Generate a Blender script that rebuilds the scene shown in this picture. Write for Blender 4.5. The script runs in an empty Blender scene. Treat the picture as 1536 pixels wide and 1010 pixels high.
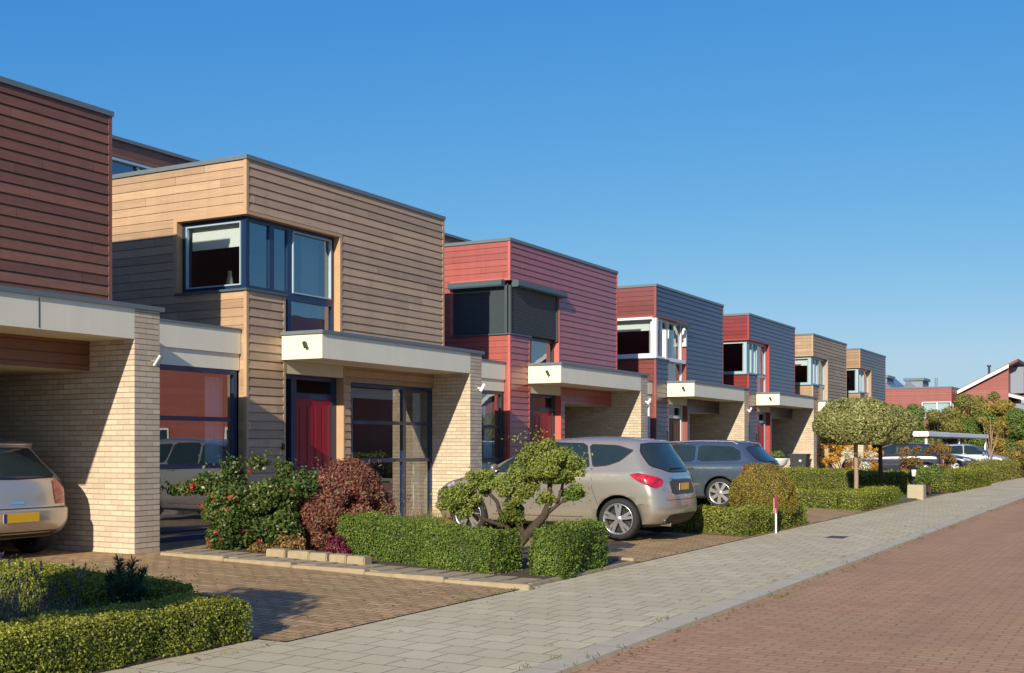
import bpy, bmesh, math, random
import numpy as np
from mathutils import Vector
from mathutils.bvhtree import BVHTree
from mathutils.geometry import delaunay_2d_cdt

R = math.radians
rng = np.random.default_rng(7)
random.seed(5)
scene = bpy.context.scene
col = scene.collection

# ------------------------------------------------------------------ helpers
def gz(X):
    return .025 * min(max(0., -5.83 - X), 5.37)

def wloc(o):
    v = Vector((0, 0, 0))
    while o is not None:
        v = v + o.location
        o = o.parent
    return v

def tag(o, label=None, cat=None, group=None, kind=None):
    if label: o['label'] = label
    if cat: o['category'] = cat
    if group: o['group'] = group
    if kind: o['kind'] = kind
    return o

def empty(name, loc, label=None, cat=None, group=None, rz=0.):
    o = bpy.data.objects.new(name, None)
    col.objects.link(o)
    o.location = loc
    o.rotation_euler = (0, 0, rz)
    o.empty_display_size = .2
    return tag(o, label, cat, group)

def copy_tree(o, parent=None):
    c = o.copy()
    col.objects.link(c)
    c.parent = parent
    for ch in list(o.children):
        copy_tree(ch, c)
    return c

class MB:
    def __init__(s):
        s.v = []; s.f = []; s.m = []; s.sm = []
    def add(s, vs, fs, mi=0, sm=False):
        b = len(s.v)
        s.v += [tuple(p) for p in vs]
        for f in fs:
            s.f.append(tuple(b + i for i in f)); s.m.append(mi); s.sm.append(sm)
    def quad(s, a, b, c, d, mi=0):
        s.add([a, b, c, d], [(0, 1, 2, 3)], mi)
    def box(s, x0, x1, y0, y1, z0, z1, mi=0, bv=0.):
        if x0 > x1: x0, x1 = x1, x0
        if y0 > y1: y0, y1 = y1, y0
        if z0 > z1: z0, z1 = z1, z0
        if bv <= 0:
            vs = [(x0,y0,z0),(x1,y0,z0),(x1,y1,z0),(x0,y1,z0),(x0,y0,z1),(x1,y0,z1),(x1,y1,z1),(x0,y1,z1)]
            s.add(vs, [(0,3,2,1),(4,5,6,7),(0,1,5,4),(1,2,6,5),(2,3,7,6),(3,0,4,7)], mi)
        else:
            bm = bmesh.new()
            bmesh.ops.create_cube(bm, size=1.)
            for v in bm.verts:
                v.co = Vector(((x0+x1)/2+v.co.x*(x1-x0), (y0+y1)/2+v.co.y*(y1-y0), (z0+z1)/2+v.co.z*(z1-z0)))
            bmesh.ops.bevel(bm, geom=bm.edges[:], offset=bv, segments=2, affect='EDGES')
            s.addbm(bm, mi)
    def addbm(s, bm, mi=0, sm=False):
        bm.verts.index_update()
        s.add([v.co[:] for v in bm.verts], [[v.index for v in f.verts] for f in bm.faces], mi, sm)
        bm.free()
    def prism(s, poly, axis, a0, a1, mi=0):
        """polygon (2D) extruded along axis: x -> (y,z), y -> (x,z), z -> (x,y)"""
        def P(p, a):
            return {'x': (a, p[0], p[1]), 'y': (p[0], a, p[1]), 'z': (p[0], p[1], a)}[axis]
        n = len(poly)
        vs = [P(p, a0) for p in poly] + [P(p, a1) for p in poly]
        fs = [tuple(range(n))[::-1], tuple(range(n, 2*n))]
        fs += [(i, (i+1) % n, n+(i+1) % n, n+i) for i in range(n)]
        s.add(vs, fs, mi)
    def tube(s, pts, rad, n=8, mi=0, cap=True):
        pts = [Vector(p) for p in pts]
        if not hasattr(rad, '__len__'): rad = [rad]*len(pts)
        vs = []; fs = []
        up = Vector((0, 0, 1))
        t0 = (pts[1]-pts[0]).normalized()
        a = t0.cross(up if abs(t0.z) < .9 else Vector((1, 0, 0))).normalized()
        for i, p in enumerate(pts):
            if i == 0: t = pts[1]-pts[0]
            elif i == len(pts)-1: t = pts[-1]-pts[-2]
            else: t = (pts[i+1]-pts[i]).normalized()+(pts[i]-pts[i-1]).normalized()
            t.normalize()
            a = (a - t*a.dot(t)).normalized()
            b = t.cross(a)
            for k in range(n):
                an = 2*math.pi*k/n
                vs.append(p + (a*math.cos(an)+b*math.sin(an))*rad[i])
        for i in range(len(pts)-1):
            for k in range(n):
                k2 = (k+1) % n
                fs.append((i*n+k, i*n+k2, (i+1)*n+k2, (i+1)*n+k))
        s.add(vs, fs, mi, True)
        if cap:
            s.add(vs[:n], [tuple(range(n))[::-1]], mi)
            s.add(vs[-n:], [tuple(range(n))], mi)
    def lathe(s, prof, c, n=24, axis='z', mi=0, sm=True):
        vs = []; fs = []
        for (r, h) in prof:
            for k in range(n):
                an = 2*math.pi*k/n
                u, w = r*math.cos(an), r*math.sin(an)
                if axis == 'z': vs.append((c[0]+u, c[1]+w, c[2]+h))
                else: vs.append((c[0]+u, c[1]+h, c[2]+w))
        m = len(prof)
        for i in range(m-1):
            for k in range(n):
                k2 = (k+1) % n
                q = (i*n+k, i*n+k2, (i+1)*n+k2, (i+1)*n+k)
                fs.append(q if axis == 'z' else q[::-1])
        s.add(vs, fs, mi, sm)
    def build(s, name, mats, parent=None, kind=None, origin=None):
        if not isinstance(mats, (list, tuple)): mats = [mats]
        me = bpy.data.meshes.new(name)
        off = wloc(parent) if parent is not None else Vector(origin or (0, 0, 0))
        V = np.array(s.v, dtype=np.float64).reshape(-1, 3)
        me.from_pydata((V - np.array(off[:])).tolist(), [], s.f)
        for m in mats: me.materials.append(m)
        me.polygons.foreach_set('material_index', np.array(s.m, dtype=np.int32))
        me.polygons.foreach_set('use_smooth', np.array(s.sm, dtype=bool))
        me.update()
        uvl = me.uv_layers.new(name='UVMap')
        uv = np.zeros((len(me.loops), 2), dtype=np.float32)
        for p in me.polygons:
            n = p.normal
            ax = max(range(3), key=lambda i: abs(n[i]))
            a, b = [(1, 2), (0, 2), (0, 1)][ax]
            for li in p.loop_indices:
                w = V[me.loops[li].vertex_index]
                uv[li] = (w[a], w[b])
        uvl.data.foreach_set('uv', uv.ravel())
        o = bpy.data.objects.new(name, me)
        col.objects.link(o)
        if parent is not None:
            o.parent = parent
        else:
            o.location = off
        if kind: o['kind'] = kind
        return o

# ------------------------------------------------------------------ materials
class NT:
    def __init__(s, name):
        s.mat = bpy.data.materials.new(name)
        s.mat.use_nodes = True
        s.t = s.mat.node_tree
        s.t.nodes.clear()
        s.out = s.t.nodes.new('ShaderNodeOutputMaterial')
    def n(s, typ, **kw):
        nd = s.t.nodes.new(typ)
        for k, v in kw.items():
            if k in nd.inputs.keys() if isinstance(k, str) else False:
                pass
            setattr(nd, k, v)
        return nd
    def l(s, a, b):
        s.t.links.new(a, b)
    def val(s, nd, **kw):
        for k, v in kw.items():
            key = k.replace('_', ' ')
            nd.inputs[key].default_value = v
        return nd
    def math(s, op, a, b=None):
        nd = s.n('ShaderNodeMath', operation=op)
        for i, x in enumerate((a, b)):
            if x is None: continue
            if isinstance(x, (int, float)): nd.inputs[i].default_value = x
            else: s.l(x, nd.inputs[i])
        return nd.outputs[0]
    def mix(s, f, a, b, blend='MIX'):
        nd = s.n('ShaderNodeMix', data_type='RGBA', blend_type=blend)
        for i, x in ((0, f), (6, a), (7, b)):
            if isinstance(x, (int, float)): nd.inputs[i].default_value = x
            elif isinstance(x, (tuple, list)): nd.inputs[i].default_value = tuple(x)+((1,) if len(x) == 3 else ())
            else: s.l(x, nd.inputs[i])
        return nd.outputs[2]
    def pos(s):
        return s.n('ShaderNodeNewGeometry').outputs['Position']
    def noise(s, vec, scale, detail=3., rough=.55):
        nd = s.n('ShaderNodeTexNoise')
        s.l(vec, nd.inputs['Vector'])
        s.val(nd, Scale=scale, Detail=detail, Roughness=rough)
        return nd.outputs['Fac']
    def ramp(s, fac, stops):
        nd = s.n('ShaderNodeValToRGB')
        cr = nd.color_ramp
        while len(cr.elements) < len(stops): cr.elements.new(.5)
        for e, (p, c) in zip(cr.elements, stops):
            e.position = p; e.color = tuple(c)+((1,) if len(c) == 3 else ())
        s.l(fac, nd.inputs[0])
        return nd.outputs[0]
    def scale(s, vec, v):
        nd = s.n('ShaderNodeVectorMath', operation='MULTIPLY')
        s.l(vec, nd.inputs[0]); nd.inputs[1].default_value = v
        return nd.outputs[0]
    def bump(s, h, strength, dist):
        nd = s.n('ShaderNodeBump')
        s.l(h, nd.inputs['Height'])
        s.val(nd, Strength=strength, Distance=dist)
        return nd.outputs[0]
    def principled(s, color, rough=.6, metal=0., spec=.5, normal=None, coat=0., coatr=.04):
        b = s.n('ShaderNodeBsdfPrincipled')
        if isinstance(color, (tuple, list)): b.inputs['Base Color'].default_value = tuple(color)+(1,)
        else: s.l(color, b.inputs['Base Color'])
        if isinstance(rough, (int, float)): b.inputs['Roughness'].default_value = rough
        else: s.l(rough, b.inputs['Roughness'])
        b.inputs['Metallic'].default_value = metal
        b.inputs['Specular IOR Level'].default_value = spec
        b.inputs['Coat Weight'].default_value = coat
        b.inputs['Coat Roughness'].default_value = coatr
        if normal is not None: s.l(normal, b.inputs['Normal'])
        return b.outputs[0]
    def done(s, sh):
        s.l(sh, s.out.inputs['Surface'])
        return s.mat

def plain(name, c, rough=.6, metal=0., spec=.5, var=.12, nscale=6., coat=0.):
    t = NT(name)
    nz = t.noise(t.pos(), nscale, 4.)
    k = t.math('ADD', t.math('MULTIPLY', nz, 2*var), 1-var)
    c2 = t.mix(1., tuple(c), k, 'MULTIPLY')
    nz2 = t.noise(t.pos(), nscale*5, 3.)
    r = t.math('ADD', rough-.06, t.math('MULTIPLY', nz2, .12))
    return t.done(t.principled(c2, r, metal, spec, coat=coat))

BOARD = .131
def wood(name, c, z0=.14, spread=.22, grey=.0, rough=.5, spec=.5, grain=.35, coat=0.):
    t = NT(name)
    p = t.pos()
    sx = t.n('ShaderNodeSeparateXYZ'); t.l(p, sx.inputs[0])
    row = t.math('FLOOR', t.math('DIVIDE', t.math('SUBTRACT', sx.outputs[2], z0), BOARD))
    w1 = t.n('ShaderNodeTexWhiteNoise', noise_dimensions='1D'); t.l(row, w1.inputs['W'])
    along = t.math('ADD', sx.outputs[0], sx.outputs[1])
    seg = t.math('FLOOR', t.math('ADD', t.math('DIVIDE', along, 3.6), t.math('MULTIPLY', w1.outputs[0], 5.)))
    cv = t.n('ShaderNodeCombineXYZ'); t.l(row, cv.inputs[0]); t.l(seg, cv.inputs[1])
    w2 = t.n('ShaderNodeTexWhiteNoise', noise_dimensions='2D'); t.l(cv.outputs[0], w2.inputs['Vector'])
    v = t.math('ADD', t.math('MULTIPLY', w2.outputs[0], 2*spread), 1-spread)
    fr = t.math('FRACT', t.math('ADD', t.math('DIVIDE', along, 3.6), t.math('MULTIPLY', w1.outputs[0], 5.)))
    v = t.math('MULTIPLY', v, t.math('SUBTRACT', 1., t.math('MULTIPLY', t.math('LESS_THAN', fr, .0022), .55)))   # butt joints
    rain = t.noise(t.scale(p, (5., 5., .35)), 1., 4., .6)
    v = t.math('MULTIPLY', v, t.math('ADD', t.math('MULTIPLY', rain, .36), .82))
    g = t.noise(t.scale(p, (2.2, 2.2, 70.)), 1., 4., .6)
    g2 = t.math('ADD', t.math('MULTIPLY', g, 2*grain), 1-grain)
    big = t.noise(t.scale(p, (.5, .5, 1.3)), 1., 3.)
    c1 = t.mix(t.math('MULTIPLY', big, .55), tuple(c), tuple(x*.72+.02*i for i, x in zip((1.2, 1, .9), c)))
    c2 = t.mix(1., c1, v, 'MULTIPLY')
    c3 = t.mix(1., c2, g2, 'MULTIPLY')
    if grey: c3 = t.mix(t.math('MULTIPLY', big, grey), c3, (.16, .15, .14))
    return t.done(t.principled(c3, rough, 0, spec, normal=t.bump(g, .25, .004), coat=coat, coatr=.22))

def bricky(name, c1, c2, mortar, bw, rh, ms, off=.5, rough=.85, bump=.5, dist=.006, dirt=.25, dirtc=(.1, .09, .05), moss=0., mossc=(.07, .08, .02), smooth=.1, big=.35, freq=2, swap=False, streak=0.):
    t = NT(name)
    uv = t.n('ShaderNodeUVMap').outputs[0]
    wob = t.n('ShaderNodeTexNoise'); t.l(uv, wob.inputs['Vector']); t.val(wob, Scale=7., Detail=2.)
    jit = t.n('ShaderNodeVectorMath', operation='MULTIPLY_ADD')
    t.l(wob.outputs['Color'], jit.inputs[0]); jit.inputs[1].default_value = (.006, .006, 0); t.l(uv, jit.inputs[2])
    br = t.n('ShaderNodeTexBrick'); br.offset = off; br.offset_frequency = freq
    t.l(jit.outputs[0], br.inputs['Vector'])
    br.inputs['Color1'].default_value = (0, 0, 0, 1); br.inputs['Color2'].default_value = (1, 1, 1, 1)
    br.inputs['Mortar'].default_value = (.5, .5, .5, 1)
    t.val(br, Scale=1., Brick_Width=bw, Row_Height=rh, Mortar_Size=ms, Mortar_Smooth=smooth, Bias=0.)
    pc = t.mix(br.outputs['Color'], tuple(c1), tuple(c2))
    fine = t.noise(t.pos(), 60., 4., .65)
    pc = t.mix(1., pc, t.math('ADD', t.math('MULTIPLY', fine, .5), .75), 'MULTIPLY')
    lg = t.noise(t.pos(), 1.1, 5., .62)
    pc = t.mix(t.math('MULTIPLY', t.ramp(lg, [(.42, (0, 0, 0)), (.7, (1, 1, 1))]), dirt), pc, tuple(dirtc))
    lg2 = t.noise(t.pos(), .45, 3., .5)
    pc = t.mix(1., pc, t.math('ADD', t.math('MULTIPLY', lg2, big), 1-big*.5), 'MULTIPLY')
    if streak:                                     # long worn wheel tracks and dusty patches along the street
        st = t.noise(t.scale(t.pos(), (1.6, .06, 1.)), 1., 4., .6)
        pc = t.mix(1., pc, t.math('ADD', t.math('MULTIPLY', st, 2*streak), 1-streak), 'MULTIPLY')
        sp_ = t.ramp(t.noise(t.pos(), 9., 4., .7), [(.62, (0, 0, 0)), (.74, (1, 1, 1))])
        pc = t.mix(t.math('MULTIPLY', sp_, .35), pc, (.12, .09, .065))
    mc = tuple(mortar)
    if moss:
        mz = t.ramp(t.noise(t.pos(), 2.3, 5., .6), [(.5, (0, 0, 0)), (.68, (1, 1, 1))])
        mc = t.mix(t.math('MULTIPLY', mz, moss), tuple(mortar), tuple(mossc))
    c = t.mix(br.outputs['Fac'], pc, mc)
    h = t.math('ADD', t.math('MULTIPLY', t.math('SUBTRACT', 1., br.outputs['Fac']), 1.), t.math('MULTIPLY', fine, .25))
    return t.done(t.principled(c, rough, 0, .3, normal=t.bump(h, bump, dist)))

def leafmat(name, a, b, c=None, trans=.28, rough=.5):
    t = NT(name)
    u = t.n('ShaderNodeUVMap').outputs[0]
    s = t.n('ShaderNodeSeparateXYZ'); t.l(u, s.inputs[0])
    st = [(0., a), (.6, b)]
    if c: st.append((1., c))
    cc = t.ramp(s.outputs[0], st)
    big = t.noise(t.pos(), 2.2, 3.)
    cc = t.mix(1., cc, t.math('ADD', t.math('MULTIPLY', big, .7), .65), 'MULTIPLY')
    pr = t.principled(cc, rough, 0, .35)
    tr = t.n('ShaderNodeBsdfTranslucent'); t.l(t.mix(1., cc, (1.25, 1.2, .5), 'MULTIPLY'), tr.inputs[0])
    m = t.n('ShaderNodeMixShader'); m.inputs[0].default_value = trans
    t.l(pr, m.inputs[1]); t.l(tr.outputs[0], m.inputs[2])
    return t.done(m.outputs[0])

def glassmat(name, ior=.15, tint=(.82, .9, .9), rough=0.):
    t = NT(name)
    tr = t.n('ShaderNodeBsdfTransparent'); tr.inputs[0].default_value = tint+(1,)
    gl = t.n('ShaderNodeBsdfGlossy'); gl.inputs['Roughness'].default_value = rough
    wv = t.bump(t.noise(t.pos(), 1.6, 1.), .03, .03)
    t.l(wv, gl.inputs['Normal'])
    ge = t.n('ShaderNodeNewGeometry')
    dt = t.n('ShaderNodeVectorMath', operation='DOT_PRODUCT'); t.l(ge.outputs['Normal'], dt.inputs[0]); t.l(ge.outputs['Incoming'], dt.inputs[1])
    om = t.math('POWER', t.math('SUBTRACT', 1., t.math('ABSOLUTE', dt.outputs['Value'])), 5.)
    fr = t.n('ShaderNodeMath', operation='MULTIPLY_ADD'); t.l(om, fr.inputs[0]); fr.inputs[1].default_value = 1-ior; fr.inputs[2].default_value = ior
    m = t.n('ShaderNodeMixShader')
    t.l(fr.outputs[0], m.inputs[0]); t.l(tr.outputs[0], m.inputs[1]); t.l(gl.outputs[0], m.inputs[2])
    return t.done(m.outputs[0])

M = {}
def panel(name, c):
    t = NT(name)
    st = t.noise(t.scale(t.pos(), (7., 7., .5)), 1., 4., .6)
    dr = t.noise(t.scale(t.pos(), (.9, .9, 2.)), 1., 3.)
    k = t.math('ADD', t.math('ADD', t.math('MULTIPLY', st, .16), t.math('MULTIPLY', dr, .10)), .87)
    return t.done(t.principled(t.mix(1., tuple(c), k, 'MULTIPLY'), .45, 0, .4))
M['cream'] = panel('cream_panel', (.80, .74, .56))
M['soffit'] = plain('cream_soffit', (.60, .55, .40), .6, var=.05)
M['cap'] = plain('zinc_blue_grey', (.135, .165, .185), .42, .0, .5, var=.12)
M['brick'] = bricky('pale_yellow_brick', (.50, .40, .285), (.63, .515, .375), (.37, .29, .20), .215, .0672, .0045, dirt=.10, dirtc=(.34, .25, .15), bump=.5, dist=.006, big=.15)
M['pave'] = bricky('grey_concrete_slabs', (.51, .435, .27), (.58, .50, .32), (.22, .18, .11), .30, .30, .006, dirt=.40, dirtc=(.43, .36, .20), moss=.6, streak=.10, bump=.5, dist=.004, rough=.9, big=.25)
M['road'] = bricky('red_brown_road_brick', (.385, .21, .11), (.465, .27, .15), (.335, .185, .097), .21, .105, .010, dirt=.6, dirtc=(.44, .29, .135), moss=.5, mossc=(.15, .12, .05), streak=.22, bump=.45, dist=.008, big=.3)
M['drive'] = bricky('brown_driveway_brick', (.36, .22, .10), (.54, .355, .185), (.23, .15, .07), .21, .105, .010, dirt=.6, dirtc=(.30, .22, .08), moss=.8, bump=.5, dist=.006, big=.45)
M['kerb'] = plain('kerb_concrete', (.47, .41, .28), .9, var=.16, nscale=5.)
M['edging'] = plain('edging_concrete', (.34, .27, .165), .9, var=.3, nscale=9.)
M['soil'] = plain('garden_soil', (.075, .05, .033), .95, var=.5, nscale=14.)
M['earth'] = plain('grassy_earth', (.10, .11, .04), .95, var=.4, nscale=1.)
M['trimwhite'] = plain('white_paint', (.78, .78, .76), .4, var=.03)
M['frame_blue'] = plain('dark_blue_paint', (.011, .032, .085), .3, var=.06, coat=.2)
M['frame_grey'] = plain('dark_grey_paint', (.04, .05, .055), .35, var=.08)
M['frame_white'] = plain('white_frame_paint', (.75, .76, .76), .35, var=.04)
M['frame_pale'] = plain('pale_blue_frame_paint', (.36, .47, .52), .35, var=.06)
M['shutter'] = plain('slate_shutter', (.055, .072, .078), .5, var=.1)
M['shutter_box'] = plain('slate_shutter_box', (.07, .105, .125), .4, var=.08)
M['pane'] = glassmat('window_glass', .32, (.80, .88, .92))
M['pane_upper'] = glassmat('upper_window_glass', .15, (.84, .90, .92))
M['pane_door'] = glassmat('door_glass', .10, (.5, .55, .55))
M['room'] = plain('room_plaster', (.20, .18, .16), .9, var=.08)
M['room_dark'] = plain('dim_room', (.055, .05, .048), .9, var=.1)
M['blind'] = plain('white_blind', (.78, .78, .70), .8, var=.05)
M['curtain'] = plain('pale_curtain', (.62, .64, .60), .9, var=.1)
M['door_red'] = plain('dark_red_door_paint', (.26, .006, .022), .3, var=.06, coat=.3)
M['door_wood'] = plain('brown_door_paint', (.10, .05, .03), .5, var=.1)
M['lampmetal'] = plain('brushed_metal', (.30, .30, .30), .45, .4, var=.05)
M['lampdark'] = plain('dark_lamp_metal', (.06, .05, .045), .4, .3, var=.1)
M['black'] = plain('black_plastic', (.012, .012, .013), .5, var=.1)
M['rubber'] = plain('tyre_rubber', (.022, .022, .022), .85, var=.15)
M['alloy'] = plain('silver_alloy', (.62, .62, .62), .28, .85, var=.04)
M['chrome'] = plain('chrome', (.75, .75, .75), .12, 1., var=.02)
M['plate'] = plain('yellow_plate', (.72, .40, .02), .4, var=.04)
M['plateblue'] = plain('plate_blue', (.01, .04, .25), .4, var=.04)
def barkmat(name, c):
    t = NT(name)
    a = t.noise(t.scale(t.pos(), (42., 42., 14.)), 1., 5., .7)
    k = t.math('ADD', t.math('MULTIPLY', a, 1.7), .15)
    return t.done(t.principled(t.mix(1., tuple(c), k, 'MULTIPLY'), .95, 0, .2, normal=t.bump(a, 1., .02)))
M['bark'] = barkmat('bark', (.075, .054, .038))
M['barkpale'] = plain('pale_bark', (.32, .22, .15), .9, var=.3, nscale=18.)
M['bin'] = plain('dark_bin_plastic', (.035, .04, .045), .45, var=.1)
M['stone'] = plain('pale_stone', (.40, .35, .25), .9, var=.2, nscale=8.)
M['wood_canopy'] = wood('canopy_wood', (.30, .18, .09))

def carpaint(name, c, rough=.25, metal=.55):
    t = NT(name)
    fl = t.noise(t.pos(), 900., 1.)
    cc = t.mix(1., tuple(c), t.math('ADD', t.math('MULTIPLY', fl, .16), .92), 'MULTIPLY')
    dust = t.noise(t.pos(), 3., 5.)
    r = t.math('ADD', rough-.05, t.math('MULTIPLY', dust, .12))
    return t.done(t.principled(cc, r, metal, .5, coat=.8))
def carglass(name, c=(.012, .02, .022)):
    t = NT(name)
    return t.done(t.principled(t.mix(t.noise(t.pos(), 2.5, 3.), tuple(c), tuple(x*2.2 for x in c)), .02, 0, .5, coat=0))
def lens(name, c):
    t = NT(name)
    w = t.noise(t.scale(t.pos(), (9., 9., 16.)), 1., 2.)
    return t.done(t.principled(t.mix(t.ramp(w, [(.4, (0, 0, 0)), (.6, (1, 1, 1))]), tuple(x*.45 for x in c), tuple(c)), .1, 0, .6, coat=1.))
M['carglass'] = carglass('tinted_car_glass')
M['taillight'] = lens('red_lamp_lens', (.55, .012, .02))
M['headlight'] = lens('clear_lamp_lens', (.55, .56, .56))

W = {
 'brown': wood('brown_stained_timber', (.215, .088, .044), rough=.42),
 'tan': wood('golden_tan_timber', (.475, .31, .18), spread=.18, rough=.42),
 'red': wood('red_painted_timber', (.385, .098, .08), spread=.10, grain=.15, rough=.34, coat=.3),
 'maroon': wood('maroon_timber', (.20, .052, .046), spread=.12, grain=.18, rough=.3, spec=.6, coat=.3),
 'crimson': wood('crimson_timber', (.21, .022, .022), spread=.10, grain=.15, rough=.3, spec=.6, coat=.3),
 'slate': wood('slate_purple_front', (.055, .034, .058), spread=.10, grain=.2, rough=.35, spec=.6, coat=.25),  # darker, bluer tone used only on the maroon house's street front
 'slate_red': wood('slate_plum_front', (.065, .036, .06), spread=.10, grain=.2, rough=.35, spec=.6, coat=.25),  # street front of the crimson sided house, darker and bluer than its sides
 'slate_grey': wood('slate_grey_front', (.15, .135, .13), spread=.12, grain=.25, rough=.4),  # street front of the amber house, darker and greyer than its sides
 'sand': wood('sand_timber', (.40, .27, .15), spread=.16),
 'amber': wood('weathered_amber_timber', (.42, .21, .07), spread=.2, rough=.34, spec=.8, grey=.6, coat=.15),
}
# ------------------------------------------------------------------ houses
XF, XB, PER, L, ZG = -12.0, -11.2, 8.09, 5.5, .14
Y0 = 13.49

class Face:
    """a wall plane: axis 'x' faces +X at x=p, axis 'y' faces -Y at y=p; a runs along the wall, o outward"""
    def __init__(s, axis, p): s.ax = axis; s.p = p
    def P(s, a, z, o=0.):
        return (s.p+o, a, z) if s.ax == 'x' else (a, s.p-o, z)
    def quad(s, mb, a0, a1, z0, z1, o=0., mi=0):
        mb.quad(s.P(a0, z0, o), s.P(a1, z0, o), s.P(a1, z1, o), s.P(a0, z1, o), mi)
    def box(s, mb, a0, a1, z0, z1, o0, o1, mi=0, bv=0.):
        if s.ax == 'x': mb.box(s.p+o0, s.p+o1, a0, a1, z0, z1, mi, bv)
        else: mb.box(a0, a1, s.p-o1, s.p-o0, z0, z1, mi, bv)

def intervals(a0, a1, z, holes):
    cur = [(a0, a1)]
    for (h0, h1, q0, q1) in holes:
        if q0 < z < q1:
            nxt = []
            for (b0, b1) in cur:
                if h1 <= b0 or h0 >= b1: nxt.append((b0, b1)); continue
                if h0 > b0: nxt.append((b0, h0))
                if h1 < b1: nxt.append((h1, b1))
            cur = nxt
    return [c for c in cur if c[1]-c[0] > 1e-4]

def clad(mb, F, a0, a1, z0, z1, holes, gap=.013, lip=.009, tilt=.009):
    """horizontal boards with a real groove below each one"""
    k0 = math.floor((z0-ZG)/BOARD); k1 = math.ceil((z1-ZG)/BOARD)
    hz = sorted({h for H in holes for h in H[2:]})
    for k in range(k0, k1):
        b = ZG+k*BOARD
        for (s0, s1, oa, ob) in ((b, b+gap, -lip, -lip), (b+gap, b+BOARD, tilt, 0.)):
            s0c, s1c = max(s0, z0), min(s1, z1)
            if s1c <= s0c: continue
            cuts = [s0c]+[h for h in hz if s0c < h < s1c]+[s1c]
            for c0, c1 in zip(cuts, cuts[1:]):
                t0 = oa+(ob-oa)*(c0-s0)/(s1-s0); t1 = oa+(ob-oa)*(c1-s0)/(s1-s0)
                for (u0, u1) in intervals(a0, a1, (c0+c1)/2, holes):
                    mb.quad(F.P(u0, c0, t0), F.P(u1, c0, t0), F.P(u1, c1, t1), F.P(u0, c1, t1))
        zc = b+gap
        if z0 < zc < z1:
            for (u0, u1) in intervals(a0, a1, zc, holes):
                mb.quad(F.P(u0, zc, -lip), F.P(u1, zc, -lip), F.P(u1, zc, tilt), F.P(u0, zc, tilt))
        if z0 < b < z1:
            for (u0, u1) in intervals(a0, a1, b, holes):
                mb.quad(F.P(u0, b, 0.), F.P(u1, b, 0.), F.P(u1, b, -lip), F.P(u0, b, -lip))

def window(parent, F, a0, a1, z0, z1, o, fm, vb=(), hb=(), fw=.055, d=.07, sash=(), name='window', pane='pane', sashm=None):
    """frame with vertical bars vb [(a, w)] and horizontal bars hb [(z, w)]; o is the outer face of the frame"""
    mb = MB()
    F.box(mb, a0, a0+fw, z0, z1, o-d, o); F.box(mb, a1-fw, a1, z0, z1, o-d, o)
    F.box(mb, a0+fw, a1-fw, z1-fw, z1, o-d, o); F.box(mb, a0+fw, a1-fw, z0, z0+fw, o-d, o)
    for (a, w) in vb: F.box(mb, a-w/2, a+w/2, z0+fw, z1-fw, o-d, o-.004)
    for (z, w) in hb: F.box(mb, a0+fw, a1-fw, z-w/2, z+w/2, o-d, o-.008)
    for (s0, s1, q0, q1) in sash:                      # opening sash: a slim inner frame standing proud
        w = .02
        F.box(mb, s0, s0+w, q0, q1, o-.03, o+.018, 1); F.box(mb, s1-w, s1, q0, q1, o-.03, o+.018, 1)
        F.box(mb, s0+w, s1-w, q1-w, q1, o-.03, o+.018, 1); F.box(mb, s0+w, s1-w, q0, q0+w, o-.03, o+.018, 1)
    fr = mb.build(name, [fm, sashm or fm], parent)
    g = MB()
    F.quad(g, a0+fw*.5, a1-fw*.5, z0+fw*.5, z1-fw*.5, o-d*.5)
    g.build('pane', M[pane], fr)
    return fr

def room(parent, x0, x1, y0, y1, z0, z1, m, skip=()):
    mb = MB()
    if 'x1' not in skip: mb.quad((x1, y0, z0), (x1, y1, z0), (x1, y1, z1), (x1, y0, z1))
    mb.quad((x0, y0, z0), (x0, y1, z0), (x0, y1, z1), (x0, y0, z1))
    if 'y0' not in skip: mb.quad((x0, y0, z0), (x1, y0, z0), (x1, y0, z1), (x0, y0, z1))
    mb.quad((x0, y1, z0), (x1, y1, z0), (x1, y1, z1), (x0, y1, z1))
    mb.quad((x0, y0, z0), (x1, y0, z0), (x1, y1, z0), (x0, y1, z0))
    mb.quad((x0, y0, z1), (x1, y0, z1), (x1, y1, z1), (x0, y1, z1))
    return mb.build('room', m, parent)

def wave_sheet(mb, F, a0, a1, z0, z1, o, amp=.03, n=40, per=.13, taper=0.):
    vs = []; fs = []
    for i in range(n+1):
        a = a0+(a1-a0)*i/n
        d = amp*math.sin(2*math.pi*(a-a0)/per)
        vs += [F.P(a, z0, o+d), F.P(a+taper*(i/n-.5), z1, o+d*.7)]
    for i in range(n): fs.append((2*i, 2*i+2, 2*i+3, 2*i+1))
    mb.add(vs, fs, 0, True)

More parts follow.
